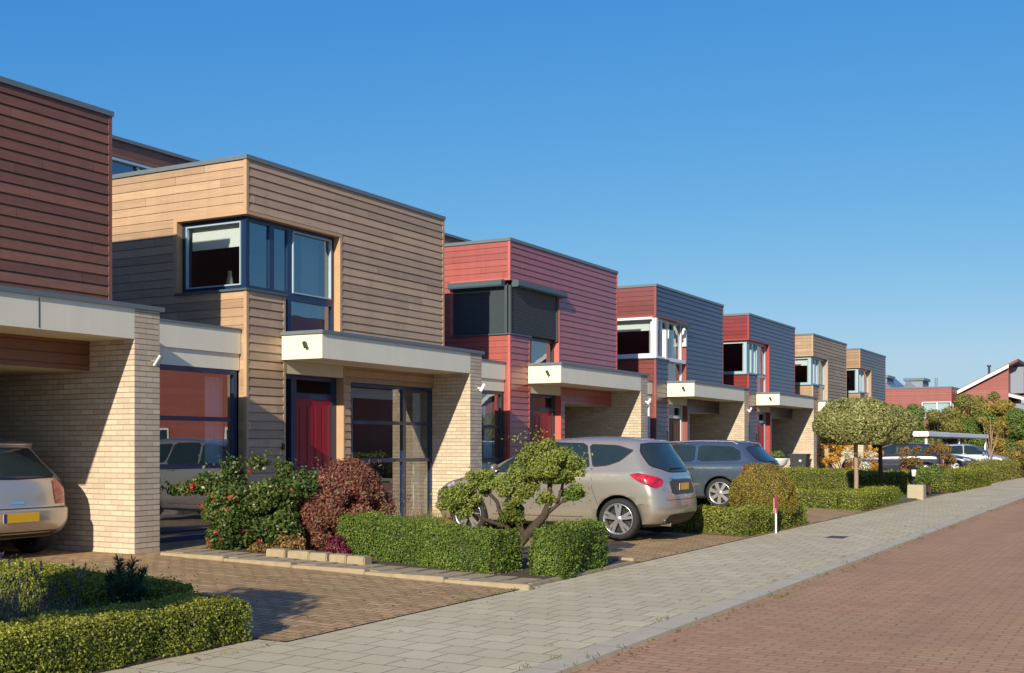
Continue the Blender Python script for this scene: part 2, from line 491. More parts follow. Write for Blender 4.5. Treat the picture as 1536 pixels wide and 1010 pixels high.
def house(k, wk, wk2, fm, label, glazed=False, shutters=False, style='plain', detail=True, front=None):
    O = Y0+PER*(k-2)
    wm, trim = W[wk], wk2
    h = empty('terraced_house', (XF, O, ZG), label, 'house', 'flat roofed timber clad houses in the terrace')
    FX = Face('x', XF); FY = Face('y', O)
    ztop, zcap = 5.765, 5.83
    wz0, wz1 = 3.84, 4.945
    XR = -18.2
    # --- upper box cladding
    mb = MB()
    hx = [(O-1, O+2.27, wz0, wz1), (O+.875, O+2.27, 3.0, wz0), (O+.875, O+2.37, -1, 2.95)]
    if glazed: hx.append((O+2.57, O+5.15, -1, 2.55))
    else: hx.append((O+2.57, O+5.15, -1, 2.44))
    clad(mb, FX, O, O+L, ZG, ztop, hx, .015, .014, .013)
    mb.build('front_cladding', W[front] if front else wm, h)  # some houses take a darker tone on the street front than on the sides
    mb = MB()
    hy = [(-13.40, XF+1, wz0, wz1)]
    clad(mb, FY, XR, XF, 3.20, ztop, hy, .010, .007, .006)
    F2 = Face('y', O+L)
    mb.quad((XR, O+L, 3.2), (XF, O+L, 3.2), (XF, O+L, ztop), (XR, O+L, ztop))
    mb.quad((XR, O, 3.2), (XR, O+L, 3.2), (XR, O+L, ztop), (XR, O, ztop))
    # ground floor return of the pillar and underside of the recesses
    mb.quad((-12.16, O, ZG), (XF, O, ZG), (XF, O, 3.2), (-12.16, O, 3.2))
    mb.build('side_cladding', wm, h)
    # --- corner and opening trims
    t = MB()
    e = .012
    for (z0, z1) in ((3.2, wz0-.03), (wz1+.05, ztop)):
        t.box(XF-.045, XF+e, O-e, O+.04, z0, z1)
    t.box(XF-.045, XF+e, O-e, O+.035, ZG, 3.2)
    # trims round the corner window: head, jambs
    t.box(-13.47, XF+e, O-e, O+.11, wz1, wz1+.05)
    t.box(XF-.11, XF+e, O+.11, O+2.27, wz1, wz1+.05)
    t.box(-13.47, -13.40, O-e, O+.11, wz0-.03, wz1)
    t.box(XF-.14, XF+e, O+2.27, O+2.33, 3.25, wz1+.05)
    t.box(XF-.02, XF+e, O+.835, O+.885, ZG, wz0-.03)
    t.build('corner_trim', trim, h)
    t = MB(); t.box(XF-.05, XF+e, O+L-.045, O+L+e, 3.26, ztop); t.build('end_trim', trim, h)
    t = MB(); t.box(XF-.145, XF+e-.003, O+2.37, O+2.415, ZG, 2.95); t.build('door_reveal', trim, h)
    # --- roof, parapet cap
    r = MB()
    r.quad((XR, O, ztop-.05), (XF, O, ztop-.05), (XF, O+L, ztop-.05), (XR, O+L, ztop-.05))
    c, w = .03, .22
    r.box(XF-w, XF+c, O-c, O+L+c, ztop, zcap); r.box(XR, XF-w, O-c, O-c+w, ztop, zcap)
    r.box(XR, XF-w, O+L+c-w, O+L+c, ztop, zcap); r.box(XR-c, XR, O-c, O+L+c, ztop, zcap)
    rf = r.build('roof_cap', M['cap'], h)
    # clerestory set back on the roof
    cl = MB()
    x1 = -16.0
    cl.box(XR, x1, O+.5, O+5.2, 5.72, 5.84); cl.box(XR, x1, O+.5, O+5.2, 6.52, 6.80)
    cl.box(XR, x1-.15, O+.5, O+5.2, 5.84, 6.52, 2)
    cl.box(XR-.05, x1+.06, O+.42, O+5.28, 6.80, 6.86, 1)
    cs = cl.build('clerestory', [W['brown'], M['cap'], M['room_dark']], h)
    fw_ = MB()
    FC = Face('x', x1)
    FC.box(fw_, O+.5, O+5.2, 6.46, 6.515, -.12, -.01); FC.box(fw_, O+.5, O+5.2, 5.845, 5.89, -.12, -.01)
    for i in range(5):
        a = O+.5+i*1.16
        fw_.tube([(x1-.05, a+.02, 6.45), (x1-.05, a+.60, 5.88)], .022, 6)
    fw_.build('clerestory_frame', M['frame_pale'], cs)
    g = MB(); FC.quad(g, O+.52, O+5.18, 5.89, 6.46, -.09); g.build('pane', M['pane'], cs)
    # --- canopy over the door
    b = MB()
    cy0, cy1 = O+.79, O+5.15
    b.box(XF+.012, XB, cy0, cy1, 2.813, 3.19)
    for i in range(1, 2 if k == 1 else 1):   # shadow joint between fascia panels
        a = cy1-i*1.42
        b.box(XB, XB+.004, a-.006, a+.006, 2.83, 3.17, 1)
    cn = b.build('canopy', [M['cream'], M['frame_grey']], h)
    b = MB()
    b.box(XF+.012, XB+.03, cy0-.03, O+5.57+.06, 3.19, 3.245)
    b.build('canopy_cap', M['cap'], cn)
    b = MB()
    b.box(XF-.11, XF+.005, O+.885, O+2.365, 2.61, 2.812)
    b.build('door_head_panel', M['soffit'], h)
    # --- brick end wall
    b = MB()
    b.box(-17.5, XB-.008, O+5.158, O+5.562, 0., 3.187)
    for i in range(2, 48):                         # courses standing proud of raked joints
        z0, z1 = i*.0672+.0042, min((i+1)*.0672-.0042, 3.188)
        if z1 > z0: b.box(-17.49, XB, O+5.15, O+5.57, z0, z1)
    b.build('brick_wall', M['brick'], h)
    # --- low front room beside the neighbour's brick wall
    b = MB()
    xe = -12.10
    b.box(-17.5, xe, O-2.52, O-.012, 2.854, 3.20, 0)
    b.box(-17.5, xe-.03, O-2.52, O-.012, 2.61, 2.854, 0)
    b.box(-17.4, xe+.02, O-2.52, O-.005, 3.20, 3.232, 1)
    b.build('front_room_fascia', [M['cream'], M['cap']], h)
    dark = fm
    FE = Face('x', xe-.04)
    wn = window(h, FE, O-2.52, O-.055, ZG, 2.608, 0., dark, hb=[(1.87, .065), (1.19, .075)], fw=.07, sashm=M['frame_white'])
    b = MB(); FE.quad(b, O-2.46, O-.12, ZG+.05, 1.16, -.05)
    b.build('lower_panel', M['shutter_box'] if style == 'dark' else M['frame_grey'], wn)
    room(h, -16.5, xe-.13, O-2.50, O-.02, ZG+.02, 2.6, M['room'], skip=('x1',))
    c_ = MB()
    wave_sheet(c_, FE, O-.52, O-.14, .3, 2.5, -.2, .025, 30)
    c_.build('curtain', M['curtain'], wn)
    # --- corner window on the upper floor
    FS = Face('y', O+.115); FF = Face('x', XF-.115)
    xp = XF-.115
    wA = window(h, FS, -13.395, xp-.012, wz0, wz1, 0., fm, pane='pane_upper', fw=.075, sash=[(-13.32, xp-.09, wz0+.07, wz1-.07)] if fm is not M['frame_white'] else (), sashm=M['frame_pale'] if k == 2 else fm)
    mull = [(O+.71, .11), (O+1.13, .09)]
    wB = window(h, FF, O+.128, O+2.265, wz0+.001, wz1, 0., fm, vb=mull, fw=.07,
                sash=[(O+1.20, O+2.18, wz0+.06, wz1-.06)], sashm=M['frame_pale'] if fm is M['frame_blue'] else fm)
    post = MB(); post.box(xp-.015, xp+.01, O+.105, O+.13, wz0, wz1-.002)
    post.build('corner_post', fm, wB)
    wC = window(h, FF, O+.875, O+2.265, 3.20, wz0-.002, 0., fm, vb=[(O+1.13, .09)], fw=.055)
    b = MB(); FF.quad(b, O+.90, O+2.24, 3.2, wz0-.03, -.10); b.build('lower_panel', M['frame_blue'] if fm is M['frame_blue'] else M['room'], wC)
    s = MB()
    s.box(-13.42, XF+.045, O-.045, O+.12, wz0-.035, wz0-.003); s.box(XF-.12, XF+.045, O+.12, O+.90, wz0-.035, wz0-.003)
    s.build('window_sill', M['shutter_box'], h)
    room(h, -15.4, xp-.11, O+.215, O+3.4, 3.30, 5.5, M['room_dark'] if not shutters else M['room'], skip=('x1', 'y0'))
    bl = MB()
    if k in (2, 4, 6):
        FS.box(bl, -13.30, xp-.10, 4.52 if k == 2 else 4.6, 4.87, -.13, -.11)
        bl.build('blind', M['blind'], wA)
    if k == 2:
        v = MB()
        v.lathe([(.0, 0), (.055, 0), (.062, .03), (.045, .14), (.028, .21), (.032, .245), (.030, .26), (0., .26)], (-12.60, O+.30, wz0+.07), 16)
        v.build('vase_on_sill', M['stone'], wA)
        FS.box(bl, 0, 0, 0, 0, 0, 0) if False else None
        sl = MB(); sl.box(-13.35, xp-.08, O+.19, O+.42, wz0+.02, wz0+.07); sl.build('inner_sill', M['frame_white'], wA)
        cu = MB(); wave_sheet(cu, FF, O+1.72, O+2.2, wz0+.05, wz1-.05, -.25, .02, 30); cu.build('curtain', M['room'], wB)
    if k >= 4:
        cu = MB()
        for q in ((O+.2, O+.62), (O+1.22, O+1.5), (O+1.85, O+2.2)):
            wave_sheet(cu, FF, q[0], q[1], wz0+.04, wz1-.05, -.16, .02, 24, .1)
        cu.build('curtain', M['curtain'], wB)
    if shutters:
        # roller shutters lowered over the corner window
        sb = MB()
        prof = [(0, 0), (.15, 0), (.17, .03), (.17, .13), (.02, .155), (0, .155)]
        sb.prism([(O-.005-p[0]+.02, wz1-.13+p[1]) for p in prof], 'x', -13.44, XF-.12)
        sb.prism([(XF+.005+p[0]-.02, wz1-.13+p[1]) for p in prof], 'y', O+.10, O+2.42)
        s1 = sb.build('shutter_box', M['shutter_box'], h)
        sl = MB()
        z = wz0+.01
        while z < wz1-.14:
            zt = min(z+.043, wz1-.12)
            for (Fq, u0, u1) in ((FY, -13.36, XF-.13), (FX, O+.10, O+2.20)):
                sl.quad(Fq.P(u0, z, -.03), Fq.P(u1, z, -.03), Fq.P(u1, z+.034, -.018), Fq.P(u0, z+.034, -.018))
                sl.quad(Fq.P(u0, z+.034, -.018), Fq.P(u1, z+.034, -.018), Fq.P(u1, z+.043, -.03), Fq.P(u0, z+.043, -.03))
            z += .043
        for (Fq, u) in ((FY, -13.39), (FY, XF-.10), (FX, O+.06), (FX, O+2.23)):
            Fq.box(sl, u-.03, u+.03, wz0-.02, wz1-.1, -.05, .0)
        sl.build('shutter_slats', M['shutter'], s1)
    if k == 4:
        wp = MB()
        wp.box(XF-.10, XF+.02, O-.02, O+.10, wz0, wz1-.03)
        for (a, q0, q1) in ((O+.66, wz0, wz1-.3), (O+2.18, 4.3, wz1)):
            FX.box(wp, a, a+.10, q0, q1, -.08, .03)
        FY.box(wp, -13.40, XF-.1, wz0+.0, wz0+.12, -.08, .02); FY.box(wp, -13.40, XF-.1, wz1-.06, wz1, -.08, .015)
        FX.box(wp, O+.1, O+2.2, wz0-.04, wz0+.05, -.08, .02)
        wp.build('white_surround', M['frame_white'], h)
        ct = MB(); wave_sheet(ct, FX, O+1.25, O+2.3, wz1-.16, wz1-.02, .10, .05, 30, .3); ct.build('awning', M['frame_grey'], h)
    # --- front door
    FD = Face('x', XF-.14)
    dfr = MB()
    for (a0, a1, q0, q1) in ((O+.80, O+.90, ZG, 2.612), (O+1.20, O+1.33, ZG, 2.612), (O+2.24, O+2.368, ZG, 2.612)):
        FD.box(dfr, a0, a1, q0, q1, -.08, .0)
    FD.box(dfr, O+.90, O+1.20, 2.54, 2.612, -.08, -.002); FD.box(dfr, O+1.33, O+2.24, 2.54, 2.612, -.08, -.002)
    FD.box(dfr, O+1.33, O+2.24, 2.24, 2.33, -.08, -.003); FD.box(dfr, O+.9, O+1.2, ZG, ZG+.08, -.08, -.002)
    df = dfr.build('door_frame', fm if k < 6 else M['frame_grey'], h)
    g = MB(); FD.quad(g, O+.9, O+1.2, ZG, 2.55, -.05); FD.quad(g, O+1.33, O+2.24, 2.33, 2.55, -.05); g.build('pane', M['pane_door'], df)
    dd = MB()
    FD.box(dd, O+1.33, O+2.24, ZG+.02, 2.24, -.07, -.018)
    for i in range(4):
        FD.box(dd, O+1.42+i*.2, O+1.57+i*.2, ZG+.15, 2.12, -.02, -.010)
    do = dd.build('front_door', M['door_red'] if k in (2, 3, 5) else M['door_wood'], h)
    lb = MB(); FD.box(lb, O+1.62, O+1.95, 1.02, 1.08, -.018, -.004); lb.build('letterbox', M['lampmetal'], do)
    hd = MB(); hd.tube([(XF-.15, O+1.41, 1.15), (XF-.10, O+1.41, 1.15), (XF-.10, O+1.54, 1.15)], .011, 8); hd.build('door_handle', M['chrome'], do)
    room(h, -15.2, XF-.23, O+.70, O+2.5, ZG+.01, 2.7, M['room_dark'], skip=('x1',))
    b = MB(); b.box(XF-.30, XF+.35, O+.88, O+2.36, .0, ZG+.03); b.build('door_step', M['kerb'], h)
    # --- carport or glazed room
    if glazed:
        FG = Face('x', XF-.03)
        wg = window(h, FG, O+2.57, O+5.148, ZG, 2.55, 0., fm, vb=[(O+4.23, .11)], hb=[(1.88, .06), (1.22, .07)], fw=.06)
        room(h, -16.0, XF-.12, O+2.55, O+5.14, ZG+.02, 2.7, M['room'], skip=('x1',))
        bl = MB(); FG.box(bl, O+2.65, O+4.15, 2.30, 2.47, -.14, -.11); bl.build('blind', M['curtain'], wg)
        cu = MB(); wave_sheet(cu, FG, O+2.64, O+2.98, .3, 2.46, -.22, .025, 26); wave_sheet(cu, FG, O+4.82, O+5.08, .3, 2.46, -.22, .025, 22); cu.build('curtain', M['curtain'], wg)
        tb = MB(); tb.box(XF-1.6, XF-.9, O+3.2, O+4.4, .78, .83); tb.box(XF-1.3, XF-1.2, O+3.75, O+3.85, ZG, .78)
        tb.lathe([(0, .83), (.09, .83), (.13, 1.02), (0, 1.0)], (XF-1.2, O+3.7, 0), 14, mi=1); tb.build('table', [M['door_wood'], M['trimwhite']], wg)
    else:
        b = MB()
        b.quad((XF-.02, O+2.57, 2.44), (XF-.02, O+5.15, 2.44), (-17.5, O+5.15, 2.44), (-17.5, O+2.57, 2.44))
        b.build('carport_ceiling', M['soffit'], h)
        b = MB()
        b.box(-17.6, -17.4, O+2.57, O+5.15, ZG, 2.44)
        for i in range(9):
            b.box(-17.4, -17.385, O+2.62+i*.28, O+2.87+i*.28, ZG+.02, 2.2)
        b.build('garage_door', M['door_wood'], h)
        b = MB()
        b.box(-17.5, XF-.02, O+2.45, O+2.57, ZG, 2.46)
        b.build('carport_side_wall', wm, h)
    # --- lamps fixed to the house
    lm = MB()
    yl = O+5.44
    lm.tube([(XB, yl, 2.55), (XB+.08, yl, 2.55)], .02, 10); lm.tube([(XB+.06, yl-.02, 2.49), (XB+.12, yl+.03, 2.62)], .032, 12)
    lm.build('wall_lamp', M['lampmetal'] if k == 1 else M['trimwhite'], h)
    lm = MB()
    yl = cy0
    lm.tube([(XB-.32, yl, 3.05), (XB-.32, yl-.05, 3.05)], .028, 10); lm.tube([(XB-.31, yl-.055, 3.065), (XB-.26, yl-.08, 2.98)], .027, 10)
    lm.build('wall_lamp', M['lampdark'], h)
    if k == 2:
        b = MB(); FX.box(b, O+.80, O+.84, 1.42, 1.52, 0, .03); b.build('door_bell', M['black'], h)
    return h

trim_tan = plain('tan_trim', (.50, .31, .17), .5, var=.1)
trim_brown = plain('brown_trim', (.24, .10, .065), .5, var=.1)
trim_red = plain('red_trim', (.52, .13, .10), .45, var=.08)
trim_maroon = plain('maroon_trim', (.27, .075, .06), .45, var=.08)
trim_crimson = plain('crimson_trim', (.36, .04, .035), .45, var=.08)
trim_sand = plain('sand_trim', (.44, .30, .18), .5, var=.1)
trim_amber = plain('amber_trim', (.45, .22, .08), .5, var=.1)
house(1, 'brown', trim_brown, M['frame_blue'], 'dark brown timber clad house with a silver hatchback in its open carport')
house(2, 'tan', trim_tan, M['frame_blue'], 'golden tan timber house with navy corner window and a glazed room under the canopy', glazed=True, style='dark')
house(3, 'red', trim_red, M['frame_grey'], 'red timber house with slate roller shutters lowered over its corner window', shutters=True)
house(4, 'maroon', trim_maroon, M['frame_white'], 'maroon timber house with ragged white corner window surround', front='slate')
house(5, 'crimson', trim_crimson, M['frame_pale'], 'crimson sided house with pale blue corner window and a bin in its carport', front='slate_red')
house(6, 'sand', trim_sand, M['frame_pale'], 'sand coloured timber house rising behind the round clipped trees')
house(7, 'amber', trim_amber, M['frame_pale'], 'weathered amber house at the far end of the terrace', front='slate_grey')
# ------------------------------------------------------------------ ground
def strip(mb, xs, y0, y1, dz=0., mi=0, zf=gz, ny=1):
    for a, b in zip(xs, xs[1:]):
        mb.quad((a, y0, zf(a)+dz), (b, y0, zf(b)+dz), (b, y1, zf(b)+dz), (a, y1, zf(a)+dz), mi)
g = MB()
FAR = 900.
xs = [-FAR, -30, -11.2, -5.83, -3.4, FAR]
def gzz(x): return gz(x)-.02 if x < -5.8 else (-.075 if x > -3.6 else -.02)
strip(g, xs, -FAR, FAR, 0, 0, gzz)
g.build('ground', M['earth'], kind='structure')
p = MB()
strip(p, [-5.83, -3.74], -14, 160)
p.quad((-6.12, -12, .0), (-5.83, -12, .0), (-5.83, 7.0, .0), (-6.12, 7.0, .0))
p.build('pavement', M['pave'], kind='structure')
kb = MB()
kb.box(-3.735, -3.50, -14, 160, -.06, .003)
for i in range(110): kb.box(-3.734, -3.4995, i-14.-.003, i-14.+.003, -.05, .0036, 1)
kb.build('kerb', [M['kerb'], M['soil']], kind='structure')
rd = MB()
rd.quad((-3.40, -14, -.03), (3.4, -14, -.03), (3.4, 160, -.03), (-3.40, 160, -.03))
rd.quad((-3.50, -14, -.03), (-3.40, -14, -.03), (-3.40, 160, -.03), (-3.50, 160, -.03))
rd.build('road', M['road'], kind='structure')
p2 = MB()
p2.box(3.4, 5.6, -14, 160, -.06, .03)
p2.build('far_pavement', M['pave'], kind='structure')
dv = MB()
strip(dv, [-18.5, -11.2, -6.13], -12, 71, .002); strip(dv, [-6.13, -5.905], 7.0, 71, .002)
strip(dv, [-5.905, -5.833], 7.0, 10.69, .008); strip(dv, [-5.905, -5.833], 13.82, 160, .008); strip(dv, [-5.905, -5.833], 10.69, 13.82, -.004)
dv.build('driveway', M['drive'], kind='structure')

def bed(name, poly, m, dz=.02, h=.03):
    mb = MB()
    n = len(poly)
    top = [(x, y, gz(x)+dz) for x, y in poly]
    mb.add(top, [tuple(range(n))])
    mb.add(top+[(x, y, gz(x)-.01) for x, y in poly], [(i, (i+1) % n, n+(i+1) % n, n+i) for i in range(n)])
    return mb.build(name, m, kind='structure')
bed('garden_bed', [(-10.9, 11.02), (-5.9, 10.98), (-5.9, 13.72), (-10.9, 14.2)], M['soil'], .035)
bed('garden_bed', [(-10.6, 0.), (-6.12, 0.), (-6.12, 7.0), (-10.6, 7.2)], M['soil'], .01)
bed('garden_bed', [(-8.9, 18.5), (-5.92, 18.5), (-5.92, 22.05), (-8.9, 22.05)], M['soil'], .02)
bed('garden_bed', [(-11.2, 35.2), (-5.92, 35.2), (-5.92, 40.4), (-11.2, 40.4)], M['soil'], .02)
bed('garden_bed', [(-9.2, 42.), (-5.92, 42.), (-5.92, 71), (-9.2, 71)], M['soil'], .02)
lawn = bed('lawn', [(-11.2, 26.75), (-5.92, 26.75), (-5.92, 35.19), (-11.2, 35.19)], M['earth'], .03)
# mossy tile strip and concrete edging along the tan house's bed
ts = MB()
for i in range(17):
    x0 = -10.92+i*.295
    z = max(gz(x0), gz(x0+.29))
    ts.box(x0, x0+.29, 10.80, 11.08, z-.05, z+.036, bv=.004); ts.box(x0, x0+.29, 11.085, 11.36, z-.05, z+.034, bv=.004)
ts.build('garden_edging', M['edging'], kind='structure')
ke = MB()
for i in range(5):
    x0 = -10.92+i*1.04
    z = gz(x0+.5)
    ke.box(x0, x0+1.035, 10.70, 10.795, z-.06, z+.045, bv=.008)
for i in range(3):
    y0 = 10.99+i*.92
    ke.box(-5.92, -5.84, y0, y0+.91, -.05, .035, bv=.008)
ke.box(-7.6, -5.85, 13.72, 13.82, -.05, .07, bv=.01)
ke.build('bed_edging', M['edging'], kind='structure')
# loose row of pale blocks in front of the shrubs
for i, (x, w, dy) in enumerate(((-9.66, .30, 0), (-9.33, .33, .01), (-8.98, .26, -.01), (-8.70, .25, .012), (-8.43, .26, .0))):
    b = MB(); z = gz(x)
    b.box(x, x+w, 11.20+dy, 11.36+dy, z-.02, z+.125, bv=.012)
    o = b.build('edging_block', M['edging'], origin=(x+w/2, 11.28, z))
    tag(o, ['pale concrete edging block at the rose end of the row of five', 'pale edging block second from the rose bush in the row of five', 'short pale edging block in the middle of the row of five',
            'pale edging block second from the clipped hedge in the row of five', 'pale edging block touching the hedge end beside the magenta shrub'][i], 'edging block', 'edging blocks in front of the shrubs')
cv = MB()
cv.box(-4.78, -4.5, 19.0, 19.42, -.01, .008, 0); cv.box(-4.74, -4.54, 19.04, 19.38, .008, .011, 0)
tag(cv.build('utility_cover', M['lampdark'], origin=(-4.64, 19.2, 0)), 'small dark metal utility cover set in the grey pavement', 'utility cover')

# ------------------------------------------------------------------ foliage
def leaf_arrays(P, N, size, wl=.55, jitter=.75):
    n = len(P)
    nr = N + rng.normal(0, jitter, (n, 3))
    nr /= np.linalg.norm(nr, axis=1)[:, None]+1e-9
    t = rng.normal(0, 1, (n, 3))
    t -= nr*np.sum(t*nr, axis=1)[:, None]
    t /= np.linalg.norm(t, axis=1)[:, None]+1e-9
    b = np.cross(nr, t)
    s = size*rng.uniform(.65, 1.3, n)
    a = t*s[:, None]*.5; w = b*(s*wl)[:, None]*.5
    fold = nr*(s*.12)[:, None]
    return np.stack([P-a, P+w+fold, P+a, P-w+fold], axis=1)

def leaf_obj(name, quads, mats, parent=None, origin=(0, 0, 0), var=None, core=None, kind=None):
    """quads: (n,4,3); core: (verts, faces) of the dark twiggy inside, second material"""
    n = len(quads)
    off = np.array(wloc(parent)[:]) if parent is not None else np.array(origin, float)
    V = quads.reshape(-1, 3)-off
    me = bpy.data.meshes.new(name)
    if core is None:
        cvs = np.zeros((0, 3)); cfs = []
    else:
        cvs = np.array(core[0])-off; cfs = core[1]
    nv = len(V)
    loops = list(range(4*n))
    me.vertices.add(nv+len(cvs))
    me.vertices.foreach_set('co', np.concatenate([V, cvs]).astype(np.float32).ravel())
    cl = [i+nv for f in cfs for i in f]
    me.loops.add(4*n+len(cl))
    me.loops.foreach_set('vertex_index', np.array(loops+cl, dtype=np.int32))
    st = list(range(0, 4*n, 4)); k = 4*n
    for f in cfs: st.append(k); k += len(f)
    me.polygons.add(n+len(cfs))
    me.polygons.foreach_set('loop_start', np.array(st, dtype=np.int32))
    try:
        me.polygons.foreach_set('loop_total', np.array([4]*n+[len(f) for f in cfs], dtype=np.int32))
    except Exception:
        pass
    mi = np.zeros(n+len(cfs), dtype=np.int32); mi[n:] = 1
    me.update(calc_edges=True)
    for m in mats: me.materials.append(m)
    me.polygons.foreach_set('material_index', mi)
    uvl = me.uv_layers.new(name='UVMap')
    uv = np.zeros((len(me.loops), 2), dtype=np.float32)
    v = rng.uniform(0, 1, n) if var is None else var
    uv[:4*n, 0] = np.repeat(v, 4)
    uvl.data.foreach_set('uv', uv.ravel())
    me.validate()
    o = bpy.data.objects.new(name, me)
    col.objects.link(o)
    if parent is not None: o.parent = parent
    else: o.location = origin
    if kind: o['kind'] = kind
    return o

def lump(P, f=2.3, ph=0.):
    return (np.sin(P[:, 0]*f*1.3+P[:, 2]*f*.9+ph)+np.sin(P[:, 1]*f*1.1-P[:, 2]*f*1.4+ph*2+1.3)+np.sin((P[:, 0]+P[:, 1])*f*2.1+ph*3))/3.

M['core'] = plain('twiggy_inside', (.045, .045, .018), .95, var=.5, nscale=20.)
M['hedge'] = leafmat('box_hedge_leaf', (0.07, 0.10, 0.016), (0.20, 0.235, 0.03), (0.38, 0.37, 0.055))
M['hedge_dark'] = leafmat('dark_hedge_leaf', (0.0625, 0.119, 0.0175), (0.138, 0.213, 0.0325), (0.263, 0.3, 0.05))
M['ball'] = leafmat('golden_clipped_leaf', (0.15, 0.144, 0.0225), (0.312, 0.25, 0.0438), (0.475, 0.312, 0.075))
M['niwaki'] = leafmat('cloud_tree_leaf', (0.125, 0.175, 0.0275), (0.25, 0.294, 0.0562), (0.413, 0.425, 0.112))
M['globe'] = leafmat('globe_tree_leaf', (0.163, 0.175, 0.05), (0.312, 0.312, 0.106), (0.525, 0.488, 0.225))
M['rose'] = leafmat('rose_leaf', (.025, .06, .014), (.085, .135, .03), (.27, .24, .08), rough=.35)
M['maple'] = leafmat('red_maple_leaf', (.17, .058, .05), (.31, .125, .09), (.42, .23, .13), .3)
M['pink'] = leafmat('magenta_leaf', (.10, .012, .028), (.21, .03, .06), (.16, .06, .03))
M['petal'] = leafmat('red_rose_petal', (.48, .015, .025), (.58, .06, .06), (.52, .20, .11))
M['autumn'] = leafmat('autumn_leaf', (0.2, 0.188, 0.0375), (0.375, 0.3, 0.0562), (0.575, 0.325, 0.0625))
M['green'] = leafmat('green_leaf', (0.075, 0.138, 0.025), (0.163, 0.237, 0.05), (0.3, 0.35, 0.0875))
M['olive'] = leafmat('olive_leaf', (0.138, 0.163, 0.0312), (0.275, 0.263, 0.0625), (0.425, 0.325, 0.1))
M['yellow'] = leafmat('yellow_leaf', (0.375, 0.163, 0.015), (0.625, 0.325, 0.025), (0.775, 0.525, 0.15))
M['straw'] = leafmat('dry_grass_blade', (0.2, 0.15, 0.0688), (0.375, 0.275, 0.138), (0.475, 0.35, 0.225))
M['grassblade'] = leafmat('grass_blade', (0.0625, 0.1, 0.015), (0.138, 0.188, 0.025), (0.237, 0.263, 0.0438))
M['lav'] = leafmat('lavender_stem', (0.0625, 0.0813, 0.0562), (0.125, 0.15, 0.1), (0.188, 0.2, 0.138))
M['lavfl'] = leafmat('lavender_flower', (0.0438, 0.0312, 0.0938), (0.0938, 0.0625, 0.175), (0.15, 0.112, 0.213))
M['needle'] = leafmat('pine_needle', (0.0187, 0.05, 0.025), (0.0438, 0.0938, 0.05), (0.075, 0.125, 0.075))
M['russet'] = leafmat('russet_leaf', (.16, .115, .035), (.30, .18, .06), (.40, .20, .07))
M['white_fl'] = leafmat('white_flower', (0.625, 0.562, 0.438), (0.8, 0.775, 0.6), (0.8, 0.8, 0.75))

def box_core(x0, x1, y0, y1, zf, h, n=1):
    zb = [zf(x0), zf(x1), zf(x1), zf(x0)]
    vs = [(x, y, z+.0) for (x, y), z in zip(((x0, y0), (x1, y0), (x1, y1), (x0, y1)), zb)]
    vs += [(x, y, z+h) for (x, y), z in zip(((x0, y0), (x1, y0), (x1, y1), (x0, y1)), zb)]
    return vs, [(0, 3, 2, 1), (4, 5, 6, 7), (0, 1, 5, 4), (1, 2, 6, 5), (2, 3, 7, 6), (3, 0, 4, 7)]

